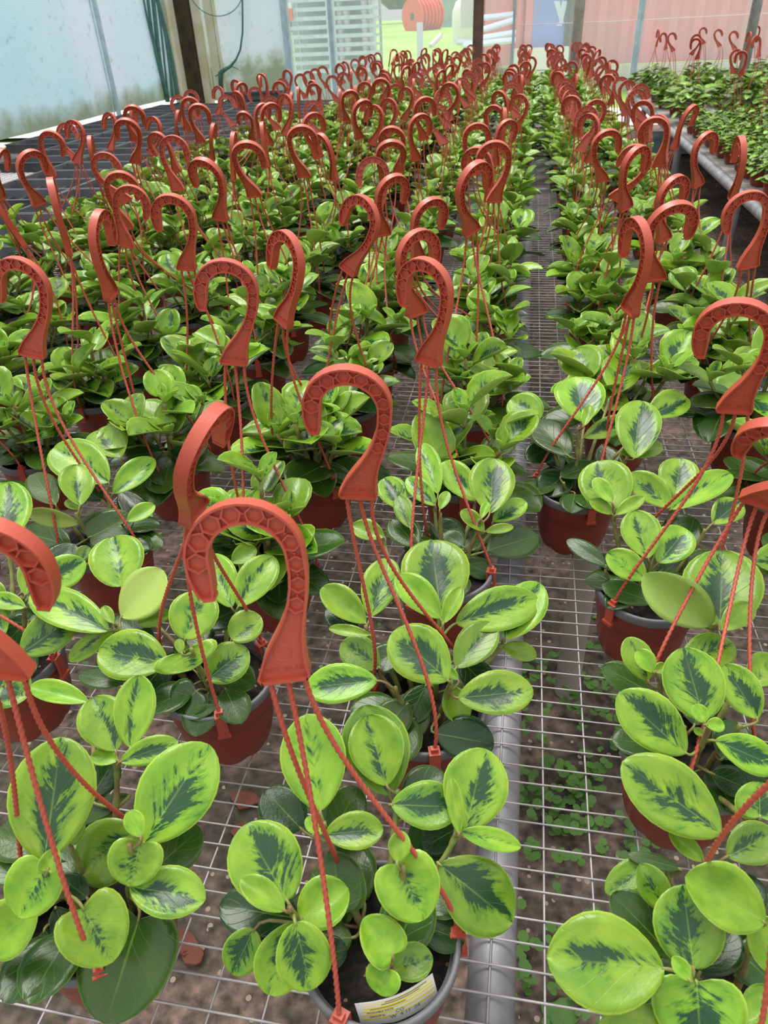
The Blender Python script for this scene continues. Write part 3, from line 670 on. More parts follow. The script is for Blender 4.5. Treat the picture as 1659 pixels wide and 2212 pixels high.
# ------------------------------------------------------------------ leaves and plants
def leaf(mb, P, d, n, L, W, cup=.3, droop=.15, size=.3, kind=0.0, rnd=None, heart=0, lod=0, under=False, asym=0):
    if rnd is None: rnd = random.random()
    d = d.normalized(); n = (n-d*n.dot(d))
    if n.length < 1e-4: n = Vector((0, 0, 1))-d*d.z
    n.normalize(); s = d.cross(n)
    NT, NU = ((13, 8), (8, 6), (5, 4))[lod]
    ex = 1.16 if heart < .3 else .78
    vs = []; uv = []; col = []; th = .0011
    wav = rnd*20
    for i in range(NT+1):
        t = i/NT; tt = .5-.5*math.cos(PI*t)            # denser at ends
        prof = max(.004, math.sin(PI*min(1, tt)**ex))**.53 if 0 < i < NT else .02
        for layer in (0, 1):
            for j in range(NU+1):
                u = -1+2*j/NU
                if layer: u = -u
                al = tt*L - heart*L*.16*u*u*(1-tt)**2*4*prof
                x = u*W/2*prof
                z = cup*W*.5*(abs(u)**1.7)*prof - droop*L*(tt**2) + .012*W*math.sin(wav+tt*7+u*2.3) - .022*W*math.exp(-(u/.14)**2)*math.sin(PI*tt)
                z += asym*W*.25*u*prof
                if layer: z -= th*(1-abs(u)*.6)
                vs.append(P+d*al+s*x+n*z); uv.append((u*.5+.5, tt)); col.append((size, kind, rnd, 0.0 if (layer ^ under) else 1.0))
    n_ = 2*(NU+1)
    fs = [(i*n_+k, i*n_+(k+1) % n_, (i+1)*n_+(k+1) % n_, (i+1)*n_+k) for i in range(NT) for k in range(n_)]
    mb.add(vs, fs, uv, col)
def bez(a, b, c, d, n):
    return [a*(1-t)**3+b*3*t*(1-t)**2+c*3*t*t*(1-t)+d*t**3 for t in [i/n for i in range(n+1)]]

def plant_meshes(seed, lod=1, name='foliage', low_only=False):
    rd = random.Random(seed); lf = MB(); st = MB(); ns = rd.choice((5, 6, 6, 7))
    up = Vector((0, 0, 1))
    for s_ in range(ns):
        a0 = 2*PI*s_/ns+rd.uniform(-.4, .4) if s_ else 0; lean = rd.uniform(.25, .55) if s_ else .1
        r0 = rd.uniform(.01, .035) if s_ else 0; h = rd.uniform(.065, .125)*(1.15 if s_ == 0 else 1)
        b0 = Vector((r0*math.cos(a0), r0*math.sin(a0), .09)); dirr = Vector((math.cos(a0)*lean, math.sin(a0)*lean, 1)).normalized()
        tip = b0+dirr*h; path = bez(b0, b0+up*h*.35, tip-dirr*h*.3, tip, 5)
        st.tube(path, [.0042, .004, .0036, .0033, .003, .0026], 6)
        nn = rd.choice((4, 5, 5, 6)); az = rd.uniform(0, 6.28)
        for k in range(nn):
            f = k/(nn-1); node = path[min(5, 1+int(f*4))]; az += 2.4+rd.uniform(-.4, .4)
            out_ = Vector((math.cos(az), math.sin(az), 0))
            if s_: out_ = (out_+Vector((math.cos(a0), math.sin(a0), 0))*.75*(1-f)).normalized()
            el = -.05+f*.75+rd.uniform(-.15, .2)
            L = rd.uniform(.056, .080)*(1.1-.2*f); W = L*rd.uniform(.76, .95)
            pd = (out_*math.cos(el+.2)+up*math.sin(el+.2)); pl = rd.uniform(.012, .022)*(1.4-.6*f)
            p1 = node+pd*pl; st.tube([node, node+pd*pl*.5+up*.001, p1], [.002, .0016, .0013], 5)
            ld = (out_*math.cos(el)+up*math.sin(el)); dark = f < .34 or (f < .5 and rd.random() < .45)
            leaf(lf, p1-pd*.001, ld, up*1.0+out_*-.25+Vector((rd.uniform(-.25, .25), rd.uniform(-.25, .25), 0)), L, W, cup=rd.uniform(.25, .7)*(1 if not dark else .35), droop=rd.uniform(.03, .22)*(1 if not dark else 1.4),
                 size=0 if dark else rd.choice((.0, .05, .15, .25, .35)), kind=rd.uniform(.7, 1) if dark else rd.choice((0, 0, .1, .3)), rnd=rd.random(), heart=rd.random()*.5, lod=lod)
        # young rosette on top
        az = rd.uniform(0, 6.28)
        for k in range(3):
            az += 2.2; out_ = Vector((math.cos(az), math.sin(az), 0)); el = .75+.22*k
            L = .040-.010*k; ld = out_*math.cos(el)+up*math.sin(el); p1 = tip+ld*.006
            st.tube([tip, p1], .0013, 5)
            leaf(lf, tip+ld*.004, ld, up-out_*.9, L, L*.62, cup=.55, droop=.02, size=rd.choice((0, .1, .25)), kind=0, rnd=rd.uniform(.4, 1), lod=max(lod, 1))
    return lf.mesh(name, M['leaf'], 180, leaf=True), st.mesh('stems', M['stem'], 180)
VAR = [plant_meshes(100+i, 1) for i in range(12)]
VARF = [plant_meshes(300+i, 2) for i in range(6)]

# ------------------------------------------------------------------ pot grid
COLX = [-.073, -.333, -.600, -.867, -1.133, -1.400, -1.66]
CN = 'ABCDEFG'
pots = {}
rj = random.Random(77)
for ci, x in enumerate(COLX):
    for k in range(34):
        y = .292+.245*k
        if ci == 0 and k > 14: x = -.062
        if ci == 6 and y > 5.6: continue
        px = CX+FPX*((Vector((x, y, .9))-CAM).dot(RIGHT))/max(.05, depth(Vector((x, y, .9))))
        if px < -260: continue
        j = .006 if y < 1.5 else .012
        pots[(CN[ci], k)] = Vector((x+rj.uniform(-j, j), y+rj.uniform(-j, j), BZ+.0005))
for ci, x in enumerate((.205, .440)):
    for k in range(34):
        y = .30+.245*k
        if k > 14: x = (.185, .42)[ci]
        px = CX+FPX*((Vector((x, y, .9))-CAM).dot(RIGHT))/max(.05, depth(Vector((x, y, .9))))
        if px > 2050: continue
        pots[('RS'[ci], k)] = Vector((x+rj.uniform(-.01, .01), y+rj.uniform(-.01, .01), BZ+.0005))
pots[('R', 0)] = Vector((.215, .285, BZ+.0005)); pots[('R', 1)] = Vector((.206, .515, BZ+.0005))
pots[('R', 2)] = Vector((.196, .775, BZ+.0005)); pots[('R', 3)] = Vector((.115, 1.02, BZ+.0005))
pots[('B', 0)] = Vector((-.338, .278, BZ+.0005)); pots[('B', 1)] = Vector((-.325, .548, BZ+.0005))
pots[('A', 0)] = Vector((-.080, .284, BZ+.0005)); pots[('A', 1)] = Vector((-.073, .537, BZ+.0005))
print('pots', len(pots))

# ------------------------------------------------------------------ hangers measured from the photograph: plate foot (x,y), crook top (x,y), turn about the shank (0 = opens left)
HK = [
 (620, 1465, 525, 1080, 0, ('A', 0)), (776, 1072, 765, 793, 5, ('A', 1)), (927, 786, 928, 560, 38, ('A', 2)), (900, 680, 893, 500, 145, ('A', 3)),
 (507, 786, 500, 562, 0, None), (612, 700, 628, 506, 50, None), (72, 770, 52, 560, 8, None), (240, 642, 208, 460, 95, None),
 (418, 1112, 440, 915, 112, ('B', 1)), (405, 582, 375, 420, 5, None), (272, 492, 250, 370, 172, None), (150, 547, 107, 388, 70, None),
 (84, 442, 55, 327, 130, None), (108, 378, 108, 282, 180, None), (168, 352, 165, 261, 20, None), (213, 388, 192, 298, 80, None),
 (294, 352, 277, 257, 0, None), (292, 305, 284, 227, 180, None), (325, 332, 340, 257, 35, None), (384, 412, 365, 292, 178, None),
 (478, 475, 442, 343, 20, None), (550, 424, 522, 306, 178, None), (460, 350, 459, 270, 95, None), (384, 302, 383, 241, 95, None),
 (405, 282, 409, 209, 175, None), (434, 307, 424, 224, 178, None), (656, 382, 643, 271, 175, None), (688, 342, 667, 246, 150, None),
 (580, 312, 581, 222, 150, None), (617, 292, 620, 204, 35, None), (545, 300, 527, 241, 10, None), (775, 300, 780, 216, 150, None),
 (825, 242, 828, 169, 5, None), (748, 262, 755, 194, 170, None), (752, 588, 798, 432, 40, None), (826, 508, 848, 378, 150, None),
 (902, 570, 930, 428, 150, None), (1018, 503, 1017, 358, 140, ('A', 4)), (1068, 436, 1076, 304, 0, None), (1022, 378, 1025, 266, 178, None),
 (832, 402, 842, 303, 175, None), (862, 372, 848, 273, 5, None), (897, 347, 905, 246, 155, None), (915, 302, 912, 210, 165, None), (962, 256, 982, 181, 25, None),
 (1588, 888, 1612, 648, 25, ('R', 2)), (1361, 676, 1385, 476, 78, ('R', 3)), (1412, 604, 1452, 439, 172, None), (1432, 520, 1452, 384, 150, None),
 (1616, 578, 1625, 411, 5, None), (1350, 452, 1373, 319, 145, None), (1300, 392, 1305, 282, 172, None), (1424, 358, 1414, 252, 10, None),
 (1506, 402, 1522, 289, 150, None), (1581, 436, 1605, 301, 95, None), (1612, 497, 1632, 344, 150, None),
 (1638, 1086, 1735, 925, 30, ('R', 1)), (14, 1455, -75, 1120, 180, ('B', 0)), (2, 430, 1, 322, 95, None),
]
def sphere_hit(px, py, c, R):
    d = ray(px, py).normalized(); oc = CAM-c; b_ = oc.dot(d); q = b_*b_-(oc.dot(oc)-R*R)
    if q < 0: return CAM+d*(-b_), False
    s1, s2 = -b_-math.sqrt(q), -b_+math.sqrt(q)
    return CAM+d*(s1 if s1 > .12 else s2), True
def solve_hook(h, pot):
    bx, by, tx, ty, ang, _ = h
    c = pot+Vector((0, 0, PH+.005)); px = math.hypot(bx-tx, by-ty)
    # most upright point of the foot ray that the three strands can reach
    d = ray(bx, by); best = None
    for i in range(400):
        z = 1.02+i*.0008; p = CAM+d*((z-CAMZ)/d.z); r = (p-c).length
        if r > (.335 if h[5] else .30): continue
        sc = abs(r-.262)*3+abs(depth(p)-HL*FPX/px)*.35
        if best is None or sc < best[0]: best = (sc, p)
    return best
pt = {}
for h in HK:
    bx, by, tx, ty, ang, key = h
    cand = [key] if key else [k for k in pots if k not in pt]
    best = None
    for k in cand:
        q = solve_hook(h, pots[k])
        if q is None: continue
        hz = (Vector((q[1].x, q[1].y, 0))-Vector((pots[k].x, pots[k].y, 0))).length
        sc = q[0]+hz*1.1
        if best is None or sc < best[0]: best = (sc, k, q[1])
    if best is None: print('NO POT', h[:4]); continue
    B = best[2]; T, ok = sphere_hit(tx, ty, B, HL*1.0)
    pt[best[1]] = (B, T, ang)
print('assigned', len(pt), {k: tuple(round(c, 2) for c in v[0]) for k, v in list(pt.items())[:12]})

# template strands for the other pots
def strand_mesh(A, Bp, y_ax, rd, near, r=.00195):
    L = (A-Bp).length
    j = Vector((rd.uniform(-1, 1), rd.uniform(-1, 1), 0))*.02
    inw = Vector((-Bp.x, -Bp.y, 0))
    n = max(12, int(L/.0016)) if near == 2 else (60 if near == 1 else 9)
    P = bez(A, A-y_ax*L*.33+j*.4, Bp+Vector((0, 0, 1))*L*.28+inw*.15+j, Bp, n)
    mb = MB(); rr = [r*(1.25 if i < 2 else 1) for i in range(len(P))]
    if near == 2: mb.tube(P, rr, 8, lobes=2, twist=2*PI/.0125)
    else: mb.tube(P, r, 5)
    return mb.mesh('strand', M['strand'], 180)
def hook_frame(B, T, ang, view):
    y = (T-B).normalized(); x = view.cross(y)*-1
    x = RIGHT-y*RIGHT.dot(y) if view is None else x
    x = (RIGHT-y*RIGHT.dot(y)).normalized(); z = x.cross(y)
    a = math.radians(ang); x = (x*math.cos(a)+z*math.sin(a)).normalized(); z = x.cross(y)
    m = Matrix.Identity(4)
    for i in range(3): m[i][0] = x[i]; m[i][1] = y[i]; m[i][2] = z[i]; m[i][3] = B[i]
    return m
def strands(m, c0, rd, near):
    """three strands from the foot plate (frame m, local to the pot) to clips on the rim; returns meshes and clip angles"""
    x = Vector((m[0][0], m[1][0], m[2][0])); y = Vector((m[0][1], m[1][1], m[2][1])); B = Vector((m[0][3], m[1][3], m[2][3]))
    angs = [c0+i*2*PI/3 for i in range(3)]
    rim = [Vector(((PR-.002)*math.cos(a), (PR-.002)*math.sin(a), .118)) for a in angs]
    order = sorted(range(3), key=lambda i: (rim[i]-B).dot(x))
    out = []
    for s_, i in zip((-.09, 0, .09), order):
        out.append((strand_mesh(B+x*s_*HL+y*.001, rim[i], y, rd, near), angs[i]))
    return out
HT = []; rd = random.Random(55)
for i in range(16):
    B = Vector((rd.uniform(-.035, .035), rd.uniform(-.04, .03), PH+.235+rd.uniform(-.006, .006)))
    T = B+Vector((rd.uniform(-.05, .05), rd.uniform(-.03, .03), .13)).normalized()*HL
    ang = rd.choice((0, 10, 30, 45, 90, 140, 160, 175, 180, -20))
    m_ = hook_frame(B, T, ang, FWD); HT.append((m_, strands(m_, rd.uniform(0, 6.28), rd, 0), ang))

# ------------------------------------------------------------------ leaves traced for the nearest plants: base x,y, tip x,y, width px, kind, height of base above the rim
# kinds: L lime, l lime with small heart, V variegated, v mid green variegated, m mid green, D dark, P pale underside
HERO = {
 ('A', 0): [(620,1945,530,1785,150,'V',.06),(615,1967,523,1898,56,'L',.075),(692,1752,665,1547,135,'l',.07),(842,1718,788,1528,142,'m',.05),(835,1697,795,1547,112,'l',.065),
   (650,1790,575,1708,96,'D',.03),(720,1800,770,1702,92,'D',.03),(702,1802,824,1790,76,'V',.06),(698,1800,662,1768,34,'L',.065),(735,1962,720,1842,118,'D',.025),(650,1985,478,1955,112,'D',.02),
   (548,2008,500,2105,80,'v',.03),(635,1992,582,2146,104,'l',.045),(638,1994,672,2137,114,'V',.07),(650,1985,748,1920,98,'L',.05),(705,2060,748,2050,62,'D',.01),(848,2062,788,1985,88,'L',.045),
   (838,2092,815,2145,74,'L',.04),(848,2092,932,2066,72,'m',.02),(860,1866,914,1985,132,'l',.085),(857,1862,868,1797,46,'L',.10),(950,1868,1108,1990,148,'v',.045),(1005,1797,1045,1620,134,'V',.05),
   (992,1802,975,1682,34,'L',.065),(994,1797,1124,1826,46,'l',.06),(845,1738,990,1742,98,'v',.06),(868,1735,955,1665,84,'D',.02),(985,1790,915,1830,70,'D',.02),(850,2072,905,1915,120,'D',.012),(900,1995,1002,2030,76,'D',.008),
   (905,1760,940,1880,88,'D',.015),(760,1880,700,2010,86,'D',.012)],
 ('B', 0): [(95,1862,130,1598,172,'V',.07),(103,1880,120,1834,42,'L',.10),(97,1872,38,1978,118,'l',.09),(78,1955,-30,2052,112,'L',.05),(310,1822,442,1612,158,'V',.06),(303,1822,280,1912,110,'l',.08),
   (305,1808,279,1752,40,'L',.095),(292,1795,165,1885,130,'m',.035),(280,1915,438,1938,102,'V',.055),(180,1962,242,2074,140,'l',.06),(300,1985,228,2205,208,'D',.02),(330,1880,428,1790,100,'D',.03),
   (250,1622,200,1506,98,'l',.08),(282,1615,300,1462,84,'l',.08),(260,1645,378,1602,56,'V',.075),(255,1642,198,1632,36,'L',.075),(280,1718,165,1770,48,'D',.03),(95,2010,90,2138,50,'D',.0),(190,1515,65,1480,48,'L',.07),
   (190,1940,132,1895,52,'D',.02),(80,1835,-5,1795,94,'D',.03),(150,1812,180,1780,42,'L',.05),(200,1720,245,1640,70,'D',.03),(30,1900,-30,1840,80,'D',.02),(120,1960,160,2070,70,'D',.0),(330,1760,390,1850,100,'D',.02)],
 ('R', 0): [(1435,2092,1192,2068,182,'l',.075),(1498,2092,1478,1918,142,'v',.065),(1652,1992,1488,1895,126,'L',.09),(1445,1972,1385,1870,66,'m',.06),(1450,2065,1330,1932,104,'D',.035),(1505,2122,1515,2270,186,'V',.06),
   (1440,2200,1295,2250,94,'L',.04),(1490,2118,1455,2068,34,'L',.085),(1510,2102,1588,2008,92,'D',.04),(1705,2100,1625,1985,96,'L',.06),(1445,2130,1388,2185,62,'D',.02),(1600,2210,1690,2150,78,'L',.04),
   (1420,1852,1312,1925,60,'m',.05),(1470,1877,1362,1845,34,'D',.05),(1570,1850,1675,1800,84,'m',.05),(1520,1860,1450,1800,40,'L',.05),(1600,2060,1670,2120,90,'D',.02),(1340,2100,1400,2200,80,'D',.0),(1560,1980,1640,1900,90,'D',.03)],
 ('R', 1): [(1558,1802,1358,1648,144,'V',.07),(1482,1628,1342,1500,112,'V',.05),(1520,1552,1478,1402,122,'V',.075),(1522,1560,1503,1522,32,'L',.10),(1525,1566,1566,1566,30,'L',.10),(1518,1590,1500,1573,16,'L',.06),
   (1637,1552,1568,1438,78,'V',.07),(1545,1600,1685,1655,80,'V',.065),(1540,1672,1620,1702,66,'D',.02),(1470,1432,1588,1388,82,'v',.05),(1400,1472,1358,1378,62,'l',.06),(1413,1452,1378,1405,40,'L',.075),(1415,1450,1442,1440,26,'L',.08),
   (1400,1492,1305,1440,66,'D',.03),(1642,1765,1640,1690,96,'v',.05),(1560,1640,1600,1560,80,'D',.02),(1480,1700,1410,1640,70,'D',.01),(1620,1480,1680,1420,70,'l',.06),(1560,1500,1640,1480,60,'D',.03),(1470,1560,1400,1530,60,'D',.02)],
 ('B', 1): [(362,1432,213,1402,112,'V',.045),(398,1408,412,1446,134,'l',.075),(400,1380,437,1278,102,'l',.07),(450,1466,530,1400,88,'v',.03),(372,1325,300,1345,40,'L',.05),(262,1332,350,1238,92,'P',.06),(235,1362,64,1275,86,'V',.06),
   (246,1360,148,1424,44,'l',.05),(270,1475,172,1455,52,'D',.02),(425,1492,378,1534,94,'D',.01),(470,1525,404,1548,30,'D',.005),(515,1310,588,1200,78,'l',.06),(500,1215,552,1185,42,'L',.06),(500,1312,452,1195,74,'l',.06),
   (262,1266,245,1157,110,'l',.06),(245,1346,222,1310,24,'L',.07),(392,1412,385,1380,20,'L',.09),(350,1440,300,1500,70,'D',.015),(470,1440,545,1480,70,'D',.01),(440,1350,520,1310,70,'D',.03),(330,1400,250,1330,70,'D',.03),(500,1380,560,1330,70,'l',.05)],
 ('A', 1): [(950,1312,932,1162,142,'V',.06),(952,1336,860,1242,66,'L',.075),(985,1346,1162,1290,96,'V',.075),(1090,1380,1165,1260,88,'V',.06),(968,1470,852,1362,122,'V',.065),(985,1442,1065,1345,80,'m',.055),
   (1085,1396,1158,1416,40,'L',.04),(990,1508,1148,1490,96,'V',.045),(940,1585,1065,1602,98,'D',.01),(958,1346,995,1270,36,'L',.085),(815,1470,662,1482,86,'V',.055),(790,1346,698,1270,62,'L',.05),(800,1332,840,1205,78,'V',.055),
   (800,1372,712,1355,26,'L',.045),(770,1366,708,1310,62,'D',.035),(820,1442,740,1388,74,'m',.03),(830,1160,762,1135,46,'L',.07),(880,1520,820,1580,80,'D',.02),(920,1480,880,1560,70,'D',.02),(1000,1430,1060,1490,70,'D',.03),(870,1400,800,1440,70,'D',.03),
   (905,1590,870,1500,80,'D',.0),(970,1480,1000,1560,60,'L',.035),(990,1468,955,1440,24,'L',.05)],
 ('R', 3): [(1262,912,1245,808,104,'V',.09),(1165,906,1105,860,74,'l',.06),(1228,985,1160,900,84,'D',.05),(1262,945,1370,905,50,'V',.07),(1370,990,1385,860,92,'V',.07),(1400,900,1486,855,64,'V',.07),(1272,818,1240,748,90,'l',.08),
   (1330,850,1350,765,80,'V',.08),(1400,802,1512,775,52,'V',.08),(1225,1022,1172,1062,74,'D',.01),(1210,1030,1285,1000,50,'D',.02),(1340,980,1430,965,44,'L',.06),(1262,920,1275,875,24,'L',.10),(1200,960,1140,990,60,'D',.03),(1300,960,1330,1030,60,'D',.02),(1300,880,1350,850,60,'v',.06)],
 ('R', 2): [(1325,1102,1292,995,108,'V',.075),(1322,1086,1285,1032,36,'L',.095),(1330,1112,1390,1074,30,'L',.08),(1322,1110,1276,1080,28,'L',.08),(1400,1206,1372,1105,80,'l',.06),(1422,1216,1482,1143,80,'V',.05),(1395,1252,1314,1195,62,'l',.04),
   (1310,1222,1228,1162,42,'D',.04),(1412,1302,1304,1258,58,'D',.01),(1535,1352,1397,1245,94,'P',.06),(1555,1357,1562,1188,156,'V',.06),(1560,1362,1624,1303,52,'L',.08),(1450,1096,1362,1025,62,'l',.08),(1450,1098,1400,1030,50,'V',.07),(1460,1070,1470,990,80,'V',.08),
   (1450,1100,1582,1015,62,'l',.08),(1500,1180,1450,1115,80,'D',.04),(1412,1190,1402,1165,14,'L',.06),(1480,1240,1560,1200,70,'D',.03),(1430,1260,1480,1300,60,'D',.01),(1540,1130,1600,1080,60,'V',.07)],
 ('A', 2): [(1058,1108,1066,990,96,'V',.07),(1052,1190,1162,1150,82,'D',.02),(1065,1126,1136,1080,48,'V',.05),(1046,1148,998,1102,34,'L',.06),(1048,1148,1108,1138,22,'L',.06),(1026,1082,958,998,62,'l',.06),(946,1066,912,958,50,'l',.07),(940,1092,880,1030,44,'V',.06),
   (886,1140,862,1068,42,'m',.05),(1040,1120,1052,1085,18,'L',.08),(1000,1180,960,1150,50,'D',.03),(1000,1210,1060,1240,50,'D',.0),(930,1130,1000,1160,60,'D',.03),(900,1180,850,1120,70,'D',.03),(950,1100,968,1060,24,'L',.08),(870,1100,830,1030,60,'V',.05),(960,1240,920,1190,60,'D',.0)],
 ('C', 2): [(172,1092,165,1001,72,'l',.075),(195,1160,282,1112,92,'D',.03),(170,1130,62,1110,38,'P',.05),(150,1180,42,1140,84,'D',.02),(275,1126,332,1090,36,'L',.04),(245,1066,330,988,56,'l',.05),(235,1042,118,965,100,'l',.07),(262,988,210,922,82,'l',.07),
   (120,1090,70,1020,62,'D',.05),(260,1060,320,1130,60,'D',.03),(172,1100,140,1080,22,'L',.07),(110,1230,160,1175,80,'D',.02),(220,1080,160,1040,60,'D',.04),(170,1210,190,1180,30,'m',.03)],
 ('C', 1): [(5,1182,15,1042,106,'V',.08),(90,1267,180,1212,72,'V',.06),(55,1285,68,1203,42,'l',.07),(45,1412,158,1330,92,'v',.04),(15,1300,-40,1270,50,'L',.06),(55,1312,-20,1290,40,'l',.06),(20,1180,65,1155,30,'L',.085),(10,1370,-50,1300,70,'l',.04),(60,1340,10,1390,70,'D',.02),(50,1280,120,1300,60,'D',.03),(5,1480,60,1500,90,'v',.05)],
}
KD = {'L': (.0, 0), 'l': (.12, 0), 'V': (.44, 0), 'v': (.42, .28), 'm': (.18, .38), 'D': (0, .95), 'P': (0, 0)}
def hero_plant(key, pot, specs, seed):
    rd = random.Random(seed); lf = MB(); st = MB(); up = Vector((0, 0, 1)); bases = []
    for bx, by, tx, ty, w_, kd, h in specs:
        Bp = at(bx, by, pot.z+PH+h); dz = depth(Bp)
        # tip: between level with the base and square to the sight line
        lev = at(tx, ty, Bp.z); facing = CAM+ray(tx, ty)*(dz/FPX)
        k = .62 if kd != 'D' else .42
        if kd == 'P': k = .95
        T = lev.lerp(facing, k); L = (T-Bp).length; d = (T-Bp)/L; W = w_*(depth((T+Bp)/2))/FPX
        mid = (T+Bp)/2; toc = (CAM-mid).normalized(); n = (toc*.8+up*.5) if kd != 'D' else (toc*.6+up*.7)
        if kd == 'P': n = toc
        s_, kk = KD[kd]; rn = rd.random()
        cup = {'L': .42, 'l': .34, 'V': .26, 'v': .2, 'm': .2, 'D': .1, 'P': .55}[kd]*rd.uniform(.7, 1.25)
        if W > .05: cup *= .7
        wid = W*(1.03+.10*abs(cup)); 
        leaf(lf, Bp-pot, d, n, L*1.03, wid, cup=cup, droop=rd.uniform(.02, .12), size=s_*rd.uniform(.8, 1.2), kind=kk*rd.uniform(.85, 1.1), rnd=rn, heart=(.5 if W > L*.95 else (.25 if W > L*.8 else .0)), lod=0, under=(kd == 'P'), asym=(1.1 if kd == 'P' else rd.uniform(-.2, .2)))
        if kd == 'P': pass
        bases.append((Bp-pot, d))
    # a few plain dark leaves low in the pot fill the crown
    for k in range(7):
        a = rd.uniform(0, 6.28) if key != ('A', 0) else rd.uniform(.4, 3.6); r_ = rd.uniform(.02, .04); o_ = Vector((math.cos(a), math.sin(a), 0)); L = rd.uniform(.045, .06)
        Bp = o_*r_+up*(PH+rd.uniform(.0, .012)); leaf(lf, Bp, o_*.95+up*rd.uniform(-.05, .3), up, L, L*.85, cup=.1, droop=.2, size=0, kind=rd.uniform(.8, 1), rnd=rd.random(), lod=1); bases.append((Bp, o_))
    # stems: cluster the leaf bases
    cl = []
    for p, d in sorted(bases, key=lambda q: -q[0].z):
        hit = None
        for c_ in cl:
            if math.hypot(p.x-c_[0].x, p.y-c_[0].y) < .034: hit = c_; break
        if hit: hit[1].append((p, d))
        else: cl.append([p.copy(), [(p, d)]])
    for c_ in cl:
        top = sum((q[0] for q in c_[1]), Vector())/len(c_[1]); top.z = max(q[0].z for q in c_[1])-.006
        r_ = math.hypot(top.x, top.y); g = Vector((top.x, top.y, 0))*(min(.6, .045/max(r_, .01))); g.z = .09
        if top.z < .1: top.z = .1
        path = bez(g, g+up*(top.z-.09)*.5, top-up*(top.z-.09)*.3-(top-g)*.05, top, 14)
        st.tube(path, [.0036-.0014*i/14+(.0007 if i % 4 == 0 else 0) for i in range(15)], 8)
        for p, d in c_[1]:
            nd = min(path, key=lambda q: (q-(p-up*.012)).length); L = (p-nd).length
            if L > .003: st.tube(bez(nd, nd+(p-nd)*.4+up*L*.05, p-d*L*.35, p+d*.002, 5), [.002, .0018, .0016, .0015, .0014, .0012], 6)
    return lf.mesh('foliage', M['leaf'], 180, leaf=True), st.mesh('stems', M['stem'], 180)

CLIPA = {('A', 0): -1.87, ('A', 1): -1.3, ('B', 1): -1.15, ('R', 2): -2.4, ('R', 1): 2.3, ('B', 0): -1.0, ('R', 3): 2.9, ('R', 0): 2.2}
NEARHK = {('R', 0): (1800, 1640, 1900, 1400, 20)}
def side_word(ang):
    a = ang % 360
    if a < 65 or a > 300: return 'curling left'
    if a < 120: return 'seen edge-on'
    return 'curling right'
COLN = {'A': 'first column left of pipe rail', 'B': 'second column left of pipe rail', 'C': 'third column left of pipe rail', 'D': 'fourth column left of pipe rail',
        'E': 'fifth column left of pipe rail', 'F': 'sixth column left of pipe rail', 'G': 'column next to the black trays', 'R': 'first column right of pipe rail', 'S': 'second column right of pipe rail'}
SPECIAL = {('A', 0): 'front centre peperomia pot with the plant tag and the nearest tall red hook', ('B', 0): 'front left peperomia pot with a huge dark leaf over its rim',
           ('R', 0): 'bottom right peperomia pot with a broad lime leaf pointing left', ('A', 1): 'second peperomia pot beside the pipe rail, behind the front centre one', ('B', 1): 'peperomia pot with grey rim showing and hook bent over, behind the front left pot',
           ('R', 1): 'peperomia pot behind the bottom right one, its hanger pulled right off its middle', ('R', 2): 'third peperomia pot right of the rail, grey rim and front clip showing',
           ('R', 3): 'peperomia pot shifted towards the pipe rail with upright narrow hook', ('C', 1): 'peperomia pot cut by the left frame edge, second row from front'}
GROUP = 'peperomia hanging pots in rows on the wire bench'
ordw += ['%dth' % i for i in range(38, 60)]
cnt = 0
rd = random.Random(9)
byrow = {}
for key in sorted(pots, key=lambda k: (k[1], k[0])): byrow.setdefault(key[0], []).append(key)
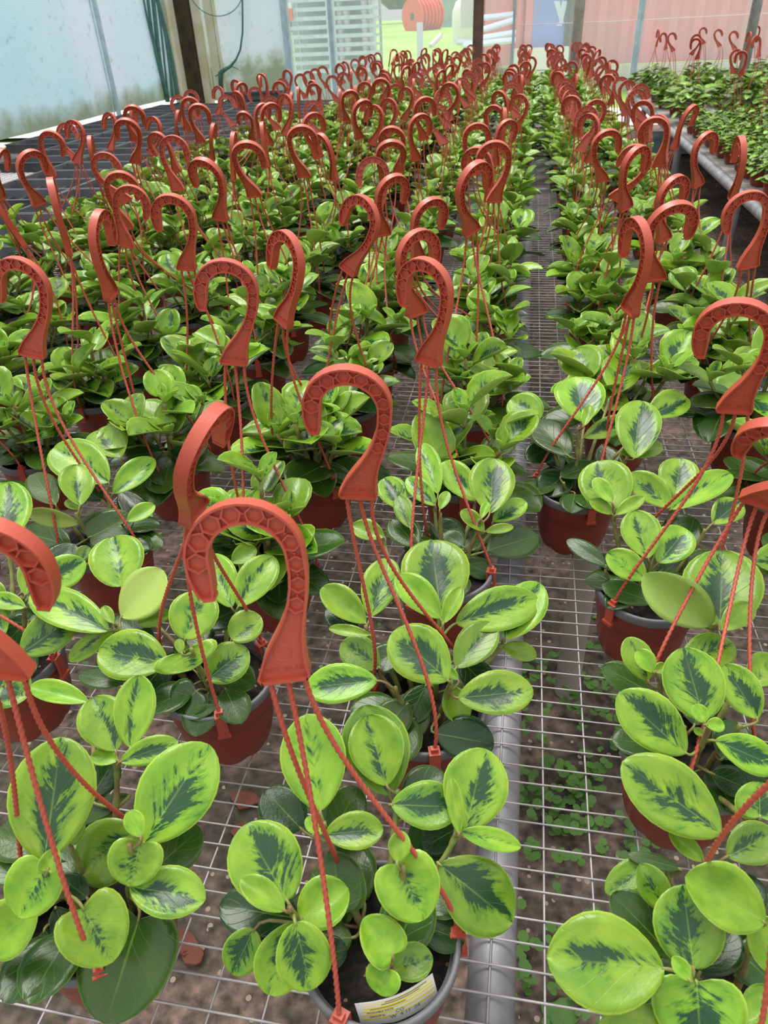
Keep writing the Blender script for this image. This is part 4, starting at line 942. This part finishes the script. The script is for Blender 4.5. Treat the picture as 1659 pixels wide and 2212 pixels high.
for key, pos in sorted(pots.items(), key=lambda kv: kv[1].y):
    idx = byrow[key[0]].index(key); near = 2 if pos.y < 2.0 else (1 if pos.y < 2.6 else 0)
    hk = pt.get(key); B = None
    if key in NEARHK:
        h = NEARHK[key]; Bw = solve_hook((h[0], h[1], h[2], h[3], h[4], None), pos)
        Bw = Bw[1] if Bw else pos+Vector((.07, -.03, PH+.24)); hk = (Bw, Bw+Vector((.05, 0, .12)).normalized()*HL, h[4])
    if hk:
        B, T, ang = hk; m_ = hook_frame(B, T, ang, FWD); m_.translation = B-pos
        strs = strands(m_, CLIPA.get(key, rd.uniform(0, 6.28)), rd, 2 if near else 0)
    else:
        if near:
            side = (.17 if key[0] == 'S' else -.10) if pos.y < 1.3 else 0
            Bl = Vector((side+rd.uniform(-.04, .04), rd.uniform(-.04, .04), PH+.235-abs(side)*.25)); Tl = Bl+Vector((rd.uniform(-.06, .06), rd.uniform(-.04, .04), .13)).normalized()*HL
            ang = rd.choice((0, 20, 50, 90, 150, 175)); m_ = hook_frame(Bl, Tl, ang, FWD); strs = strands(m_, rd.uniform(0, 6.28), rd, 2)
        else: m_, strs, ang = rd.choice(HT)
    if key in SPECIAL: lab = SPECIAL[key]
    else: lab = 'peperomia pot, hook %s, %s from front, %s' % (side_word(ang), ordw[idx], COLN[key[0]])
    root = empty('hanging_pot', lab, 'hanging pot', pos, GROUP)
    body = link('pot', POT, root); link('rim', RIM, body)['label'] = 'grey rim and lining'
    so_ = link('soil', SOIL, root); so_.rotation_euler = (0, 0, rd.uniform(0, 6.28))
    if key in HERO:
        F, S = hero_plant(key, pos, HERO[key], hash(key[1]*7+ord(key[0])) % 1000); fo = link('foliage', F, root); sm = link('stems', S, root)
    else:
        F, S = rd.choice(VAR) if pos.y < 3.2 else rd.choice(VARF); a = rd.uniform(0, 6.28); sc = rd.uniform(.95, 1.12)*(1.15 if pos.y > 4 and key[0] in 'AR' else 1)
        fo = link('foliage', F, root); sm = link('stems', S, root)
        for o in (fo, sm): o.rotation_euler = (0, 0, a); o.scale = (sc*1.04, sc*1.04, sc)
        # keep the crown seated in the soil
        for o in (fo, sm): o.location = (0, 0, .092*(1-sc))
    hko = link('hook', HOOK, root); hko.matrix_local = m_
    if near == 2 and pos.y < 1.4:
        e = link('moulded_text', EMB, hko); e.location = (0, .052*HL, .015*HL)
    for sm_, a in strs:
        s_ = link('strand', sm_, root); c_ = link('clip', CLIP, s_); c_.rotation_euler = (0, 0, a)
    cnt += 1
print('hanging pots', cnt)

# ------------------------------------------------------------------ right-hand bench with ivy pots and foliage baskets
RZ = BZ
rb = empty('pipe_bench', 'grey pipe-framed bench across the aisle on the right, full of ivy pots', 'bench', (2.1, 6.2, GZ))
mb = MB(); mb.box((2.13, 6.2, RZ-.012), (2.16, 5.9, .012))
x = 1.07
while x < 3.2: mb.tube([(x, 3.25, RZ-.004), (x, 9.15, RZ-.004)], .0016, 4, cap=False); x += .05
y = 3.26
while y < 9.14: mb.tube([(1.04, y, RZ-.002), (3.2, y, RZ-.002)], .0016, 4, cap=False); y += .05
child('bench_top', mb.mesh('bench_top', M['concrete'], 60), rb)
for xx in (1.03, 3.22):
    mb = MB(); mb.tube([(xx, 3.2, RZ-.03), (xx, 6.2, RZ-.03), (xx, 9.2, RZ-.03)], .026, 16)
    if xx < 2: mb.lathe([(.0262, -.025), (.0285, -.025), (.0285, .025), (.0262, .025)], 16, c=(0, 0, 0))
    child('pipe_rail', mb.mesh('right_rail', M['galv'], 60), rb)
for yy in (3.22, 9.18):
    mb = MB(); mb.tube([(1.03, yy, RZ-.03), (3.22, yy, RZ-.03)], .022, 12); child('end_pipe', mb.mesh('end_pipe', M['galv'], 60), rb)
for xx in (1.04, 3.2):
    for yy in (4.05, 5.85, 7.9):
        mb = MB(); mb.tube([(xx, yy, GZ), (xx, yy, RZ-.04)], .024, 12); child('leg', mb.mesh('right_leg', M['galv'], 60), rb)

def ivy_meshes(seed, n, R_, H_, Lr, trail, stl):
    rd = random.Random(seed); lf = MB(); st = MB(); up = Vector((0, 0, 1))
    for k in range(n):
        a = rd.uniform(0, 6.28); q = math.sqrt(rd.random()); r_ = R_*q; z = .085+H_*(1-q*q*.7)*rd.uniform(.4, 1)-(trail*q*q*rd.random() if q > .7 else 0)
        p = Vector((r_*math.cos(a), r_*math.sin(a), z)); o_ = Vector((math.cos(a), math.sin(a), 0)); az = a+rd.uniform(-1.3, 1.3)
        d = Vector((math.cos(az), math.sin(az), rd.uniform(-.35, .5))); L = rd.uniform(*Lr)
        leaf(lf, p, d, up+o_*.5, L, L*rd.uniform(*stl), cup=rd.uniform(-.2, .3), droop=rd.uniform(.1, .4), size=rd.choice((0, .1, .2, .3)), kind=rd.choice((0, 0, .15, .5, .8)), rnd=rd.random(), heart=.45, lod=2)
        if k % 3 == 0:
            b_ = Vector((rd.uniform(-.02, .02), rd.uniform(-.02, .02), .07)); st.tube(bez(b_, b_+up*H_*.5, p-d*L*.4, p, 4), .0013, 4)
    return lf.mesh('foliage', M['leaf'], 180, leaf=True), st.mesh('stems', M['stem'], 180)
IV = [ivy_meshes(500+i, 80, .10, .075, (.026, .042), .012, (.85, 1.1)) for i in range(5)]
BK = [ivy_meshes(600+i, 110, .175, .20, (.06, .10), .04, (.5, .72)) for i in range(4)]
rd = random.Random(31)
ivx = (1.125, 1.335, 1.545, 1.755, 1.965, 2.175)
for ci, x in enumerate(ivx):
    for k in range(13):
        y = 3.42+.205*k; hang = ci > 0 and rd.random() < .55
        lab = 'small ivy pot%s, %s from front, %s' % (' with hanger hook' if hang else '', ordw[k], ['row along the right bench rail', 'second row from the right bench rail', 'third row from the right bench rail', 'fourth row from the right bench rail', 'fifth row from the right bench rail', 'sixth row from the right bench rail'][ci])
        root = empty('ivy_pot', lab, 'potted ivy', (x+rd.uniform(-.008, .008), y+rd.uniform(-.01, .01), RZ+.0005), 'ivy pots on the right bench')
        b_ = link('pot', POT, root); b_.scale = (.82, .82, .92); r_ = link('rim', RIM, b_)
        s_ = link('soil', SOIL, root); s_.scale = (.8, .8, .9)
        F, S = rd.choice(IV); a = rd.uniform(0, 6.28)
        for nm, me in (('foliage', F), ('stems', S)): o = link(nm, me, root); o.rotation_euler = (0, 0, a)
        if hang:
            m_, strs, ang = rd.choice(HT); h_ = link('hook', HOOK, root); h_.matrix_local = m_
            for sm_, a in strs: link('strand', sm_, root)
bx_ = (1.16, 1.60, 2.04, 2.48); by_ = (6.40, 6.88, 7.42, 7.94, 8.50)
for ci, x in enumerate(bx_):
    for k, y in enumerate(by_):
        lab = 'basket of pale pointed foliage, %s from front, %s beyond the ivy' % (ordw[k], ['row along the bench rail', 'second row from the rail', 'third row from the rail', 'fourth row from the rail'][ci])
        root = empty('foliage_basket', lab, 'hanging basket', (x+rd.uniform(-.02, .02), y+rd.uniform(-.02, .02), RZ+.0005), 'foliage baskets at the far end of the right bench')
        b_ = link('pot', POT, root); b_.scale = (1.35, 1.35, 1.25); link('rim', RIM, b_); s_ = link('soil', SOIL, root); s_.scale = (1.34, 1.34, 1.2)
        F, S = rd.choice(BK); a = rd.uniform(0, 6.28)
        for nm, me in (('foliage', F), ('stems', S)): o = link(nm, me, root); o.rotation_euler = (0, 0, a)
        m_, strs, ang = rd.choice(HT); h_ = link('hook', HOOK, root); h_.matrix_local = m_
        h_.location = h_.location+Vector((0, 0, .06))
        for sm_, a in strs: s2 = link('strand', sm_, root); s2.scale = (1.3, 1.3, 1.17)
p = at(1462, 332, GZ); mb = MB(); mb.box((0, 0, .08), (.5, .3, .14)); mb.box((0, 0, .15), (.54, .34, .02)); o = link('teal_crate', mb.mesh('teal_crate', M['teal']), None, (p.x, p.y, GZ+.01)); tag(o, 'teal crate on the ground under the right bench', 'crate')

# ------------------------------------------------------------------ plant tag tucked inside the rim of the front pot
a0 = at(766, 2168, .864); b0 = at(934, 2102, .870)
cpot = pots[('A', 0)]
xd = (b0-a0); W_ = xd.length; xd.normalize()
top_l = a0; nrm = Vector((0, 0, 1)); 
yd = (Vector((.03, -.30, -.95))); yd = (yd-xd*yd.dot(xd)).normalized(); zd = xd.cross(yd)*-1
if zd.dot(CAM-a0) < 0: zd = -zd
tagr = empty('plant_tag', 'white printed plant tag with yellow stripes tucked inside the front pot rim', 'plant tag', a0)
def tp(u, v, k=0): return xd*u+yd*v+zd*(k-.006*math.sin(PI*u/W_)*-1)
def strip(u0, u1, v0, v1, k, th, mt, name, par):
    n = 12; mb = MB(); vs = []
    for i in range(n+1):
        u = u0+(u1-u0)*i/n
        for v, kk in ((v0, k), (v1, k), (v1, k+th), (v0, k+th)): vs.append(tp(u, v, kk))
    fs = [(i*4+j, i*4+(j+1) % 4, (i+1)*4+(j+1) % 4, (i+1)*4+j) for i in range(n) for j in range(4)]+[(3, 2, 1, 0), (n*4, n*4+1, n*4+2, n*4+3)]
    mb.add(vs, fs); return link(name, mb.mesh(name, mt), par)
HT_ = .024
card = strip(0, W_, 0, HT_+.003, 0, .0004, M['white'], 'card', tagr)
for i, (u0, u1, v) in enumerate(((.12, .95, .0018), (.10, .97, .0038), (.08, .97, .0062), (.06, .97, .0092), (.04, .97, .0132), (.04, .97, .0178))):
    strip(W_*u0, W_*u1, v, v+(.0006 if i < 2 else .0017), .00045, .0001, M['yellow'], 'yellow_stripe', tagr)
def put_text(txt, size, u, v, mt, name, rot=0):
    me = text_mesh(txt, size, mt, name, .00005).copy(); c_, s_ = math.cos(rot), math.sin(rot)
    for vv in me.vertices:
        x_, y_ = vv.co.x*c_-vv.co.y*s_, vv.co.x*s_+vv.co.y*c_
        vv.co = tp(u+x_, v-y_, .0007+vv.co.z)
    return link(name, me, tagr)
for i, (u0, u1, v) in enumerate(((.35, .9, .0026), (.3, .8, .0046), (.15, .6, .0080))):
    strip(W_*u0, W_*u1, v, v+.0005, .0006, .0001, M['ink'], 'faint_print', tagr)
put_text('AVAILABLE DATE:', .0027, W_*.27, .0125, M['ink'], 'printed_line')
put_text('GROUP #:', .0028, W_*.22, .0170, M['ink'], 'printed_line')
put_text('CO', .0048, W_*.50, .0172, M['pen'], 'handwriting')
put_text('W  4 11  04', .0052, W_*.56, .0218, M['pen'], 'handwriting')
